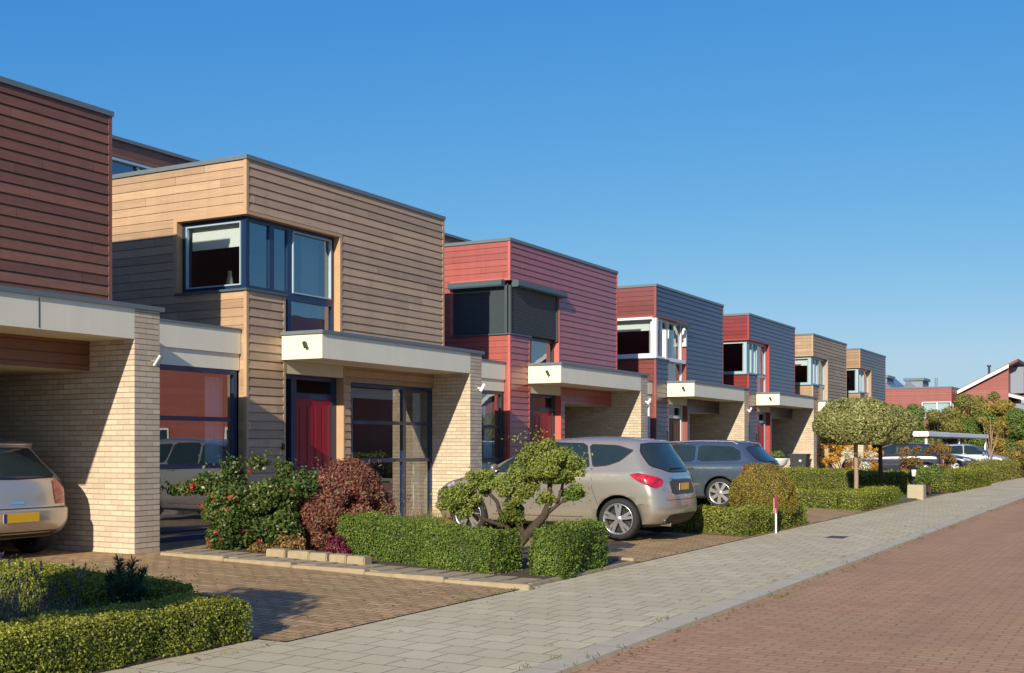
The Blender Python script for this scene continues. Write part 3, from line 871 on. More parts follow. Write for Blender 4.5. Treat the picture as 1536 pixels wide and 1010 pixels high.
def hedge(p0, p1, th, h, leaf, mat, label, dens=2600, group=None, rag=.02, gold=0., name='clipped_hedge', h2=None):
    """clipped hedge whose centre line runs p0-p1"""
    p0 = np.array(p0, float); p1 = np.array(p1, float)
    d = p1-p0; Lh = np.linalg.norm(d); d /= Lh; nrm = np.array((-d[1], d[0]))
    h2 = h if h2 is None else h2
    def world(s, w, z):
        xy = p0[None]+d[None]*s[:, None]+nrm[None]*w[:, None]
        zz = np.array([gz(x) for x in xy[:, 0]])+z
        return np.column_stack([xy, zz])
    Ps, Ns = [], []
    def addface(n, f):
        s, w, z, nn = f(n)
        Ps.append(world(s, w, z)); Ns.append(nn)
    def hh(s): return h+(h2-h)*s/Lh
    rc = min(.10, th*.3)
    def rnd(s, w, z):                        # round the long top edges and the ends a little
        return s, w, z
    nt = int(dens*Lh*th)
    s = rng.uniform(0, Lh, nt); w = rng.uniform(-th/2, th/2, nt)
    z = hh(s)-rc*np.maximum(0, (np.abs(w)-(th/2-rc))/rc)**2*.6
    e = np.minimum(s, Lh-s); z -= rc*.6*np.maximum(0, 1-e/rc)**2
    nn = np.column_stack([np.zeros(nt), np.zeros(nt), np.ones(nt)]); Ps.append(world(s, w, z)); Ns.append(nn)
    for sg in (-1, 1):
        nf = int(dens*Lh*h)
        s = rng.uniform(0, Lh, nf); z = rng.uniform(.01, 1., nf)*hh(s)
        w = sg*(th/2-rc*.6*np.maximum(0, (z-(hh(s)-rc))/rc)**2)
        nn = np.tile(np.array((nrm[0]*sg, nrm[1]*sg, .15)), (nf, 1)); Ps.append(world(s, w, z)); Ns.append(nn)
        ne = int(dens*th*h)
        w = rng.uniform(-th/2, th/2, ne); z = rng.uniform(.01, 1., ne)*h
        s = np.full(ne, 0. if sg < 0 else Lh)-sg*rc*.9*np.maximum(0, (np.abs(w)-(th/2-rc))/rc)**2
        nn = np.tile(np.array((d[0]*sg, d[1]*sg, .15)), (ne, 1)); Ps.append(world(s, w, z)); Ns.append(nn)
    nsr = int(26*Lh*(th+.3))                        # stray shoots standing out of the clipped top and face
    s = rng.uniform(0, Lh, nsr); w = rng.uniform(-th/2, th/2, nsr)
    for q in range(5):
        jx = rng.normal(0, .008, nsr)
        Ps.append(world(s+jx, w+jx, hh(s)+.012*q*rng.uniform(.6, 1.4, nsr))); Ns.append(rng.normal(0, 1, (nsr, 3))+np.array((0, 0, .6)))
    P = np.concatenate(Ps); N = np.concatenate(Ns)
    lp = lump(P, 4.5)+.5*lump(P, 11., .7)
    P = P+N*(lp*rag*1.35+rng.normal(0, rag*.7, len(P)))[:, None]
    P[:, 2] = np.maximum(P[:, 2], np.array([gz(x) for x in P[:, 0]])+.01)
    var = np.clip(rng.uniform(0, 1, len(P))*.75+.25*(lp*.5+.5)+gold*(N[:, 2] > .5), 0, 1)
    Q = leaf_arrays(P, N, leaf, .62, .7)
    c = .035
    s = np.array([c, Lh-c, Lh-c, c]); w = np.array([-th/2+c, -th/2+c, th/2-c, th/2-c])
    lo = world(s, w, np.zeros(4)); hi = world(s, w, np.array([h-c-.02, h2-c-.02, h2-c-.02, h-c-.02]))
    core = (np.concatenate([lo, hi]).tolist(), [(0, 3, 2, 1), (4, 5, 6, 7), (0, 1, 5, 4), (1, 2, 6, 5), (2, 3, 7, 6), (3, 0, 4, 7)])
    mid = (p0+p1)/2
    o = leaf_obj(name, Q, [mat, M['core']], None, (mid[0], mid[1], gz(mid[0])), var, core)
    return tag(o, label, 'hedge', group)

def ell_points(n, c, r, shell=.18, flat=None):
    u = rng.normal(0, 1, (n, 3)); u /= np.linalg.norm(u, axis=1)[:, None]
    k = 1-shell*np.abs(rng.normal(0, .6, n))
    k += .13*lump(u*2.2+np.array(c)[None], 1.6)+.06*lump(u*5.5+np.array(c)[None], 1.6, .5)
    P = np.array(c)[None]+u*np.array(r)[None]*k[:, None]
    if flat is not None:
        lowz = c[2]-r[2]*flat
        P[:, 2] = np.where(P[:, 2] < lowz, lowz+rng.uniform(-.02, .06, n), P[:, 2])
    return P, u

def ico(c, r, sub=2):
    bm = bmesh.new(); bmesh.ops.create_icosphere(bm, subdivisions=sub, radius=1.)
    vs = [(c[0]+v.co.x*r[0], c[1]+v.co.y*r[1], c[2]+v.co.z*r[2]) for v in bm.verts]
    fs = [[v.index for v in f.verts] for f in bm.faces]; bm.free()
    return vs, fs

def crown(name, blobs, dens, leaf, mats, parent=None, origin=(0, 0, 0), shell=.2, core=.78, flat=None, wl=.55, jit=.8, extra=None):
    """blobs: [(centre, radii)]; leaves spread through the shell of each blob round a dark twiggy core"""
    Ps, Us = [], []
    cv, cf = [], []
    for (c, r) in blobs:
        area = 4*math.pi*((r[0]*r[1])**1.6/3+(r[0]*r[2])**1.6/3+(r[1]*r[2])**1.6/3)**(1/1.6)
        P, U = ell_points(max(20, int(dens*area)), c, r, shell, flat)
        Ps.append(P); Us.append(U)
        if core:
            v, f = ico((c[0], c[1], c[2]), [q*core for q in r])
            if flat is not None: v = [(a, b, max(z, c[2]-r[2]*flat+.03)) for a, b, z in v]
            b0 = len(cv); cv += v; cf += [[i+b0 for i in q] for q in f]
    P = np.concatenate(Ps); U = np.concatenate(Us)
    if extra is not None: P = np.concatenate([P, extra]); U = np.concatenate([U, rng.normal(0, 1, extra.shape)])
    lp = lump(P, 5.)
    var = np.clip(rng.uniform(0, 1, len(P))*.7+.3*(lp*.5+.5), 0, 1)
    Q = leaf_arrays(P, U, leaf, wl, jit)
    return leaf_obj(name, Q, mats+[M['core']] if len(mats) == 1 else mats, parent, origin, var, (cv, cf) if core else None)

def blades(n, c, spread, hgt, lean, w, zf=None):
    """upright grass blades or stems as slim leaves"""
    base = np.column_stack([c[0]+rng.normal(0, spread[0], n), c[1]+rng.normal(0, spread[1], n), np.full(n, c[2])])
    dr = np.column_stack([rng.normal(0, lean, n), rng.normal(0, lean, n), np.ones(n)])
    dr /= np.linalg.norm(dr, axis=1)[:, None]
    ln = hgt*rng.uniform(.55, 1.15, n)
    tip = base+dr*ln[:, None]
    an = rng.uniform(0, math.pi, n)
    sd = np.column_stack([np.cos(an), np.sin(an), np.zeros(n)])*w
    mid = base+(tip-base)*.45
    return np.stack([base, mid+sd, tip, mid-sd], axis=1), tip, dr
# ------------------------------------------------------------------ hedges
HG = 'low clipped box hedges round the gardens'
hedge((-6.48, .8), (-6.44, 6.92), .62, .30, .021, M['hedge'], 'low yellow green box hedge along the pavement in the nearest corner', 15000, HG, .018, gold=.35)
hedge((-6.93, 6.95), (-10.4, 7.10), .45, .34, .023, M['hedge'], 'box hedge half in shade between the nearest bed and the first driveway', 10000, HG, .022, gold=.25)
hedge((-9.0, 12.12), (-6.52, 11.62), .52, .53, .025, M['hedge_dark'], 'long deep green clipped hedge in front of the dark red maple', 8000, HG, .022, gold=.2, h2=.47)
hedge((-6.00, 11.64), (-6.10, 13.1), .36, .56, .028, M['hedge_dark'], 'square dark green hedge block between the cloud pruned tree and pavement', 7500, HG, .028, gold=.15)
hedge((-8.7, 18.85), (-5.9, 18.80), .5, .42, .032, M['hedge'], 'bright green hedge behind the back bumper of the beige people carrier', 4200, HG, .022, gold=.3)
hedge((-6.12, 19.06), (-6.12, 22.0), .46, .40, .034, M['hedge'], 'ragged low hedge along the pavement below the golden ball shrub', 3800, HG, .03, gold=.1)
hedge((-6.15, 26.95), (-6.42, 32.1), .6, .38, .036, M['hedge'], 'low hedge along the pavement in front of the two round headed trees', 3200, HG, .022, gold=.3)
hedge((-11.2, 27.1), (-6.46, 27.05), .5, .40, .036, M['hedge'], 'low hedge along the driveway beside the blue grey estate car', 2600, HG, .022, gold=.3)
hedge((-12.6, 35.55), (-6.6, 35.45), .7, .64, .042, M['hedge'], 'tall broad hedge carrying the shadow of the round headed trees', 2200, HG, .025, gold=.3)
hedge((-6.1, 38.6), (-5.95, 46.5), .7, .62, .05, M['hedge'], 'hedge beyond the stone pedestal along the pavement', 1500, HG, .04, gold=.25)
hedge((-6.3, 48.2), (-6.1, 58.5), .8, .70, .055, M['olive'], 'loose yellowing hedge farthest along the pavement', 1200, HG, .08)
hedge((-11.2, 40.3), (-7.2, 40.2), .6, .52, .055, M['hedge'], 'hedge between the bin and the autumn shrub', 1200, HG, .03, gold=.2)

# ------------------------------------------------------------------ golden ball, cloud tree, roses, maple
o = crown('ball_shrub', [((-6.36, 20.9, .585), (.59, .61, .56))], 7000, .027, [M['ball']], None, (-6.36, 20.9, .02), .10, .86)
tag(o, 'big golden green ball shrub behind the red and white post', 'shrub')

t = empty('cloud_pruned_tree', (-6.95, 12.72, .03), 'cloud pruned tree with leafy pads on a leaning crooked trunk', 'tree')
tr = MB()
tr.tube([(-6.98, 12.66, .03), (-6.93, 12.68, .28), (-6.76, 12.72, .47), (-6.63, 12.79, .63), (-6.57, 12.83, .82), (-6.58, 12.83, 1.05)], [.088, .07, .058, .05, .04, .026], 9)
tr.tube([(-6.93, 12.68, .30), (-7.10, 12.6, .55), (-7.14, 12.52, .80), (-7.28, 12.44, .98)], [.04, .03, .024, .016], 7)
tr.tube([(-6.85, 12.70, .38), (-6.95, 12.62, .62), (-6.94, 12.61, .9)], [.045, .035, .02], 7)
tr.tube([(-7.10, 12.6, .50), (-7.35, 12.40, .62), (-7.55, 12.28, .74)], [.028, .022, .014], 6)
tr.tube([(-6.63, 12.79, .63), (-6.47, 12.88, .78), (-6.33, 12.95, .87)], [.03, .02, .012], 6)
tr.tube([(-6.50, 12.87, .76), (-6.45, 12.9, .95), (-6.42, 12.92, 1.12)], [.022, .018, .012], 6)
for i in range(7):
    a = i*.9
    tr.tube([(-6.58, 12.83, 1.05), (-6.58+.2*math.cos(a), 12.83+.2*math.sin(a), 1.28+.04*(i % 3))], [.02, .007], 5)
tr.build('trunk', M['bark'], t)
def padblobs(c, r, n):
    o = [(c, tuple(q*.62 for q in r))]
    for i in range(n):
        u = rng.normal(0, 1, 3); u /= np.linalg.norm(u); q = rng.uniform(.45, .82); k = rng.uniform(.22, .42)
        o.append((tuple(np.array(c)+u*np.array(r)*q), (r[0]*k, r[1]*k, r[2]*k*.9)))
    return o
def stray(c, r, n):
    u = rng.normal(0, 1, (n, 3)); u /= np.linalg.norm(u, axis=1)[:, None]
    return np.array(c)+u*np.array(r)*rng.uniform(.95, 1.28, n)[:, None]
sprig = np.concatenate([np.array((-6.72, 12.74, 1.60))+rng.normal(0, 1, (50, 3))*np.array((.08, .08, .07)), np.array((-6.90, 12.66, 1.56))+rng.normal(0, 1, (24, 3))*np.array((.07, .05, .03)),
                        stray((-6.54, 12.84, 1.30), (.40, .40, .28), 130), np.array((-6.22, 13.02, 1.26))+rng.normal(0, 1, (40, 3))*.045])
crown('crown', padblobs((-6.58, 12.82, 1.30), (.40, .40, .28), 22)+padblobs((-6.40, 12.92, 1.24), (.27, .27, .19), 12)+padblobs((-6.72, 12.75, 1.20), (.22, .22, .16), 7)+padblobs((-6.42, 12.9, 1.08), (.16, .16, .10), 5),
      3400, .034, [M['niwaki']], t, shell=.4, core=.5, extra=sprig, jit=.95)
for (c, r, n, m) in (((-6.93, 12.62, .99), (.28, .28, .30), 13, 'niwaki'), ((-7.29, 12.42, 1.06), (.23, .23, .20), 9, 'niwaki'), ((-7.54, 12.28, .79), (.34, .34, .25), 14, 'niwaki'),
                     ((-6.98, 12.6, .66), (.19, .19, .20), 8, 'grassblade'), ((-6.31, 12.96, .90), (.19, .19, .14), 8, 'hedge_dark'), ((-6.60, 12.80, .86), (.16, .16, .11), 6, 'niwaki')):
    crown('leaf_pad', padblobs(c, r, n), 3600, .034, [M[m]], t, shell=.4, core=.5, jit=.95, extra=stray(c, r, 34))

rs = empty('rose_bush', (-10.44, 11.78, gz(-10.44)), 'sprawling green rose bush dotted with red blooms beside the brick wall', 'shrub')
sm = MB()
zb = gz(-10.44)
for i in range(13):
    a = random.uniform(0, 6.28); rr = random.uniform(.2, .55); hh = random.uniform(.4, .7)
    x1, y1 = -10.44+rr*math.cos(a), 11.75+rr*.55*math.sin(a)
    sm.tube([(-10.44+.05*math.cos(a), 11.78+.05*math.sin(a), zb), ((-10.44*1.3+x1*.7)/2, (11.78*1.3+y1*.7)/2, zb+hh*.5), (x1, y1, zb+hh)], [.016, .011, .005], 6)
sm.build('stems', M['bark'], rs)
env = [((-10.35, 11.78, .78), (.55, .42, .45)), ((-10.75, 11.6, .85), (.48, .36, .30)), ((-10.0, 11.95, .85), (.42, .34, .38)), ((-10.5, 11.62, .42), (.45, .3, .28)), ((-10.1, 11.85, .40), (.36, .28, .25))]
rb = [((-11.12, 11.36, .93), (.16, .15, .10)), ((-11.25, 11.28, .90), (.10, .10, .07)), ((-10.95, 11.48, .98), (.18, .16, .11)), ((-9.72, 12.08, 1.05), (.16, .15, .14)), ((-10.3, 11.8, 1.26), (.16, .14, .10)), ((-10.0, 11.95, 1.20), (.14, .14, .10)), ((-10.62, 11.65, 1.20), (.14, .14, .10))]
for i in range(86):
    c, r = env[i % 5]
    u = rng.normal(0, 1, 3); u /= np.linalg.norm(u); q = rng.uniform(.5, .95); rr = rng.uniform(.12, .21)
    rb.append((tuple(np.array(c)+u*np.array(r)*q), (rr, rr, rr*.75)))
ex = np.concatenate([np.array(p)+rng.normal(0, 1, (n, 3))*np.array(s_) for p, n, s_ in (((-11.3, 11.26, .93), 40, (.08, .08, .05)), ((-10.7, 11.6, 1.22), 50, (.2, .1, .09)), ((-9.7, 12.05, 1.15), 50, (.14, .1, .09)), ((-10.3, 11.8, 1.32), 60, (.25, .15, .07)))])
crown('crown', rb, 1500, .05, [M['rose']], rs, shell=.6, core=.35, extra=ex, wl=.6, jit=1.)
for i in range(46):
    c, r = rb[random.randrange(len(rb))]
    u = rng.normal(0, 1, 3); u[0] += .9; u[1] -= 1.1; u /= np.linalg.norm(u)
    p = np.array(c)+u*np.array(r)*1.25
    k = 12 if i < 12 else 5
    leaf_obj('rose_bloom', leaf_arrays(p+rng.normal(0, .014, (k, 3)), np.tile(u, (k, 1)), .034 if i < 14 else .025, .8, .7), [M['petal'], M['petal']], rs)

mp = empty('japanese_maple', (-9.35, 12.5, gz(-9.35)), 'weeping dark red japanese maple mound beside the rose bush', 'tree')
tk = MB(); zb = gz(-9.35)
tk.tube([(-9.35, 12.5, zb), (-9.38, 12.48, zb+.35), (-9.33, 12.5, zb+.7)], [.05, .04, .03], 8)
for i in range(6):
    a = i*1.05; tk.tube([(-9.36, 12.49, zb+.5), (-9.36+.3*math.cos(a), 12.49+.25*math.sin(a), zb+.95), (-9.36+.58*math.cos(a), 12.49+.5*math.sin(a), zb+.7)], [.02, .013, .006], 6)
tk.build('trunk', M['bark'], mp)
mb_ = []
for i in range(110):
    an = rng.uniform(0, 2*math.pi); q = math.sqrt(rng.uniform(0, 1))
    px, py = -9.38+.60*q*math.cos(an), 12.45+.5*q*math.sin(an)
    zt = .16+1.06*math.sqrt(max(0., 1-q*q*.82))
    z_ = zt-rng.uniform(0, .10) if i < 60 else rng.uniform(.2, zt)
    rr = rng.uniform(.10, .17); mb_.append(((px, py, z_), (rr, rr, rr*1.15)))
ex = np.concatenate([np.array((-8.70, 12.78, .78))+rng.normal(0, 1, (70, 3))*np.array((.15, .10, .12)), np.array((-9.3, 12.45, 1.22))+rng.normal(0, 1, (80, 3))*np.array((.3, .2, .05))])
crown('crown', mb_, 1600, .055, [M['maple']], mp, shell=.5, core=.55, extra=ex, wl=.26, jit=1.0)

o = crown('magenta_shrub', [((-8.98, 11.72, .24), (.14, .12, .15)), ((-8.87, 11.72, .18), (.1, .1, .1))], 2600, .04, [M['pink']], None, (-8.98, 11.72, gz(-8.98)), .4, .5)
tag(o, 'small magenta leaved shrub at the left end of the long hedge', 'shrub')
o = crown('russet_ground_shrub', [((-9.75, 11.75, .22), (.25, .2, .14)), ((-10.05, 11.55, .18), (.16, .14, .09))], 1700, .045, [M['russet']], None, (-9.8, 11.75, gz(-9.8)), .5, .4)
tag(o, 'low russet plant growing behind the edging blocks', 'shrub')

for (x, y, n, h_, m, lab) in ((-8.55, 12.70, 420, .62, 'straw', 'pale dry grass tuft nearest the maple behind the long hedge'), (-8.15, 12.72, 360, .60, 'straw', 'pale dry grass tuft below the window mullion behind the long hedge'), (-7.95, 12.35, 420, .62, 'grassblade', 'bright green grass tuft rising behind the long hedge')):
    q, _, _ = blades(n, (x, y, gz(x)+.02), (.10, .09), h_, .26, .005)
    tag(leaf_obj('grass_tuft', q, [M[m], M['core']], None, (x, y, gz(x))), lab, 'grass tuft', 'grass tufts behind the long hedge')

# nearest garden: lavender, pine seedling
for i, (x, y, n, lab) in enumerate(((-7.55, 5.55, 520, 'lavender clump nearest the left edge of the picture'), (-7.35, 6.05, 480, 'lavender clump in front of the sunlit part of the inner hedge'), (-8.15, 6.15, 420, 'lavender clump farthest back against the inner hedge'))):
    lv = empty('lavender', (x, y, gz(x)+.02), lab, 'lavender', 'lavender clumps in the nearest garden')
    q, tip, dr = blades(n, (x, y, gz(x)+.02), (.13, .13), .30, .32, .0035)
    q2, tip2, dr2 = blades(46, (x, y, gz(x)+.02), (.11, .11), .52, .24, .002)
    leaf_obj('leaves', np.concatenate([q, q2]), [M['lav'], M['core']], lv)
    fl = []
    for tp, d_ in zip(tip2, dr2):
        pp = tp[None]-d_[None]*rng.uniform(0, .07, 22)[:, None]+rng.normal(0, .004, (22, 3))
        fl.append(leaf_arrays(pp, rng.normal(0, 1, (22, 3)), .014, .7, 1.))
    leaf_obj('flower_spikes', np.concatenate(fl), [M['lavfl'], M['core']], lv)
pn = empty('dwarf_pine', (-7.20, 6.66, gz(-7.2)), 'small dark dwarf pine poking above the inner hedge', 'tree')
st = MB(); nd = []
zb = gz(-7.42)+.02
for i, (dx, dy, hh) in enumerate(((-.05, 0, .55), (.09, .05, .54), (.17, .10, .46), (-.16, -.02, .42), (.02, -.10, .36), (.25, .02, .32), (-.25, .06, .30))):
    b0 = Vector((-7.20, 6.66, zb)); b1 = Vector((-7.20+dx*.8, 6.66+dy*.8, zb+hh*.95))
    st.tube([b0, (b0+b1)/2+Vector((dx*.2, dy*.2, -.03)), b1], [.012, .009, .005], 6)
    for j in range(340):
        f = .35+.65*random.random()
        p = np.array(b0.lerp(b1, f)); u = rng.normal(0, 1, 3); u[2] = abs(u[2])*.9+.3; u /= np.linalg.norm(u)
        l_ = .075*random.uniform(.7, 1.2); sd = np.cross(u, rng.normal(0, 1, 3)); sd /= np.linalg.norm(sd); sd *= .0042
        nd.append(np.stack([p, p+u*l_*.5+sd, p+u*l_, p+u*l_*.5-sd]))
st.build('stems', M['bark'], pn)
leaf_obj('needles', np.array(nd), [M['needle'], M['core']], pn)
o = crown('ground_cover_shrub', [((-7.3, 6.45, .12), (.35, .2, .12)), ((-6.95, 6.35, .10), (.2, .2, .1))], 2200, .034, [M['hedge_dark']], None, (-7.6, 6.6, .04), .5, .5)
tag(o, 'dark low spreading shrub in shade around the dwarf pine', 'shrub')

# ------------------------------------------------------------------ trees
def standard(x, y, zc, r, rz, th, label, tm, group='round headed standard trees', crownm='globe', leaf=.06, dens=1900, flat=.62, core=.8):
    z0 = gz(x)+.02
    t = empty('round_headed_tree', (x, y, z0), label, 'tree', group)
    tb = MB()
    tb.tube([(x, y, z0), (x+.01, y, z0+.6), (x-.01, y+.01, zc-.2), (x, y, zc+.1)], [th*1.15, th, th*.9, th*.6], 10)
    for i in range(9):
        a = i*.72; tb.tube([(x, y, zc-.32), (x+r*.5*math.cos(a), y+r*.5*math.sin(a), zc-.02+.1*(i % 3)), (x+r*.85*math.cos(a), y+r*.85*math.sin(a), zc+.02+.1*(i % 2))], [th*.4, th*.25, .006], 6)
    tb.build('trunk', tm, t)
    bl = [((x, y, zc), (r, r, rz))]
    for i in range(10):
        a = random.uniform(0, 6.28); q = random.uniform(.45, .72)
        bl.append(((x+r*q*math.cos(a), y+r*q*math.sin(a), zc+random.uniform(-.15, .35)*rz), (r*.36, r*.36, rz*.5)))
    crown('crown', bl, dens, leaf, [M[crownm]], t, shell=.18 if core > .7 else .5, core=core, flat=flat)
    return t
standard(-6.48, 28.7, 1.96, .98, .70, .052, 'nearer round headed tree with a pale trunk behind the pavement hedge', M['barkpale'])
standard(-6.60, 32.05, 1.95, .92, .66, .055, 'farther round headed tree with a dark trunk', M['bark'])
standard(-6.55, 3.35, 1.75, .92, .62, .055, 'round headed tree in the nearest garden shading the first driveway', M['bark'], flat=.7, core=.45, dens=1000, leaf=.08)

def bush(name, x, y, blobs, leaf, dens, m, label, cat='shrub', trunk=None, shell=.4, core=.5, group=None, wl=.6, th=.05):
    z0 = gz(x)
    t = empty(name, (x, y, z0), label, cat, group)
    b = MB()
    top = max(c[2]+r[2]*.4 for c, r in blobs)
    if trunk:
        b.tube([(x, y, z0), (x+.03, y+.02, z0+top*.5), (x, y, z0+top)], [th, th*.75, th*.3], 8)
    for i in range(8):
        c, r = blobs[i % len(blobs)]
        b.tube([(x, y, z0+(top*.3 if trunk else 0)), (x+c[0]*.6+.1*math.cos(i*2.), y+c[1]*.6+.1*math.sin(i*2.), z0+c[2]*.75), (x+c[0]+r[0]*.4*math.cos(i*1.7), y+c[1]+r[1]*.4*math.sin(i*1.7), z0+c[2]+r[2]*.4)], [th*.5, th*.3, .006], 6)
    b.build('trunk' if trunk else 'stems', M['barkpale'] if trunk == 'pale' else M['bark'], t)
    crown('crown', [((x+c[0], y+c[1], z0+c[2]), r) for c, r in blobs], dens, leaf, [M[m]], t, shell=shell, core=core, wl=wl)
    return t
def rblobs(n, R_, z0, z1, r0, r1, sq=1.):
    return [((R_*random.uniform(-1, 1)*sq, R_*random.uniform(-1, 1), random.uniform(z0, z1)), (q, q, q*.85)) for q in [random.uniform(r0, r1) for _ in range(n)]]
AT = 'autumn coloured trees beyond the round headed trees'
bush('garden_shrub', -5.98, 35.9, rblobs(7, .35, .25, .85, .22, .34), .05, 1300, 'green', 'leafy green shrub right beside the stone pedestal')
bush('autumn_shrub', -6.9, 40.9, rblobs(22, .75, .4, 1.45, .14, .28), .06, 620, 'russet', 'russet autumn shrub above the green shrub by the pedestal', core=.3)
bush('autumn_shrub', -10.9, 46.3, rblobs(16, 1.3, .3, 1.5, .16, .32), .09, 260, 'yellow', 'bright yellow leaved shrub seen under the round tree crowns', core=0)
bush('autumn_shrub', -10.1, 43.9, rblobs(7, .8, .3, 1.1, .15, .25), .07, 260, 'white_fl', 'pale flowering shrub among yellow leaves under the round trees', core=0)
bush('autumn_tree', -11.3, 88.5, rblobs(26, 1.35, 1.2, 4.9, .40, .75), .13, 190, 'olive', 'tall olive and gold tree in front of the sloping red gable', 'tree', 'dark', group=AT, th=.08, core=.35)
bush('autumn_tree', -9.4, 84., rblobs(22, 1.1, 1.0, 3.9, .40, .65), .12, 210, 'autumn', 'golden autumn tree right of the tallest one above the pale car', 'tree', 'dark', group=AT, th=.07, core=.3)
bush('autumn_tree', -7.1, 58.6, rblobs(6, .45, 1.7, 2.7, .16, .26), .075, 260, 'autumn', 'young sapling with a slim pale trunk and few golden leaves before the pale car', 'tree', 'pale', group=AT, th=.045, core=.15)
bush('autumn_tree', -6.1, 62.5, rblobs(13, .9, .5, 2.9, .4, .6), .09, 330, 'green', 'green leafy tree at the far right edge beyond the pale car', 'tree', 'dark', group=AT, th=.06, core=.4)
bush('autumn_shrub', -5.75, 57.5, rblobs(9, .5, .3, 1.5, .3, .45), .07, 600, 'autumn', 'golden shrub at the pavement edge below the green tree at the right')
bush('tall_shrub', -15.4, 80., rblobs(14, 1.5, 1.2, 3.6, .5, .8), .12, 300, 'green', 'dark green bush below the corner window of the far red house', 'shrub', 'dark')
bush('tall_shrub', -13.2, 82., rblobs(14, 1.5, 1.2, 3.3, .5, .8), .12, 300, 'olive', 'pale olive bush above the white carport roof', 'shrub', 'dark')
bush('tall_shrub', -16.8, 71.0, rblobs(10, 1.1, 1.0, 3.4, .45, .7), .12, 300, 'olive', 'olive bush beside the crown of the farther round headed tree', 'shrub', 'dark')
bush('tall_shrub', -11.2, 84.0, rblobs(12, 1.3, 1.0, 3.2, .5, .7), .12, 300, 'green', 'green bush behind the right end of the white carport roof', 'shrub', 'dark')

# fallen leaves and weeds in the joints: nobody could count them
n = 750
px = np.concatenate([rng.uniform(-5.8, -3.5, 110), rng.normal(-3.42, .05, 240), rng.normal(-5.86, .06, 160), rng.uniform(-10.5, -6., 240)])
py = np.concatenate([rng.uniform(4, 32, 110), rng.uniform(5, 40, 240), rng.uniform(4, 34, 160), rng.uniform(7.4, 10.6, 240)])
pz = np.array([gz(x) if x < -3.5 else -.03 for x in px])+.012
Q = leaf_arrays(np.column_stack([px, py, pz]), np.tile((0, 0, 1.), (n, 1)), .034, .6, .25)
tag(leaf_obj('fallen_leaves', Q, [M['russet'], M['core']], None, (-5, 15, 0)), 'scattered dry leaves on the pavement, kerb and driveway', 'fallen leaves', kind='stuff')
qs = []
for i in range(150):
    x = rng.choice([-3.495, -3.36, -5.84, -3.745], p=[.4, .2, .3, .1])+rng.normal(0, .012); y = 5+30*rng.uniform(0, 1)**1.4
    if abs(x+5.84) < .1: z = .006
    else: z = -.028 if x > -3.5 else .004
    q, _, _ = blades(int(rng.integers(5, 14)), (x, y, z), (.022, .05), rng.uniform(.02, .055), .7, .0035)
    qs.append(q)
tag(leaf_obj('weeds', np.concatenate(qs), [M['grassblade'], M['core']], None, (-4, 15, 0)), 'small weeds growing in the kerb and pavement joints', 'weeds', kind='stuff')
# ------------------------------------------------------------------ cars
def pchip(xk, yk, x):
    xk = np.asarray(xk, float); yk = np.asarray(yk, float)
    h = np.diff(xk); dl = np.diff(yk)/h
    d = np.zeros_like(yk); d[0] = dl[0]; d[-1] = dl[-1]
    for i in range(1, len(xk)-1):
        if dl[i-1]*dl[i] > 0:
            w1 = 2*h[i]+h[i-1]; w2 = h[i]+2*h[i-1]
            d[i] = (w1+w2)/(w1/dl[i-1]+w2/dl[i])
    i = np.clip(np.searchsorted(xk, x, side='right')-1, 0, len(xk)-2)
    t = (x-xk[i])/h[i]
    return ((1+2*t)*(1-t)**2*yk[i]+t*(1-t)**2*h[i]*d[i]+t*t*(3-2*t)*yk[i+1]+t*t*(t-1)*h[i]*d[i+1])

def chaikin(p, n=2, q=.18):
    for _ in range(n):
        o = []
        for i in range(len(p)):
            a, b = np.array(p[i], float), np.array(p[(i+1) % len(p)], float)
            o += [tuple(a*(1-q)+b*q), tuple(a*q+b*(1-q))]
        p = o; q = .25
    return p

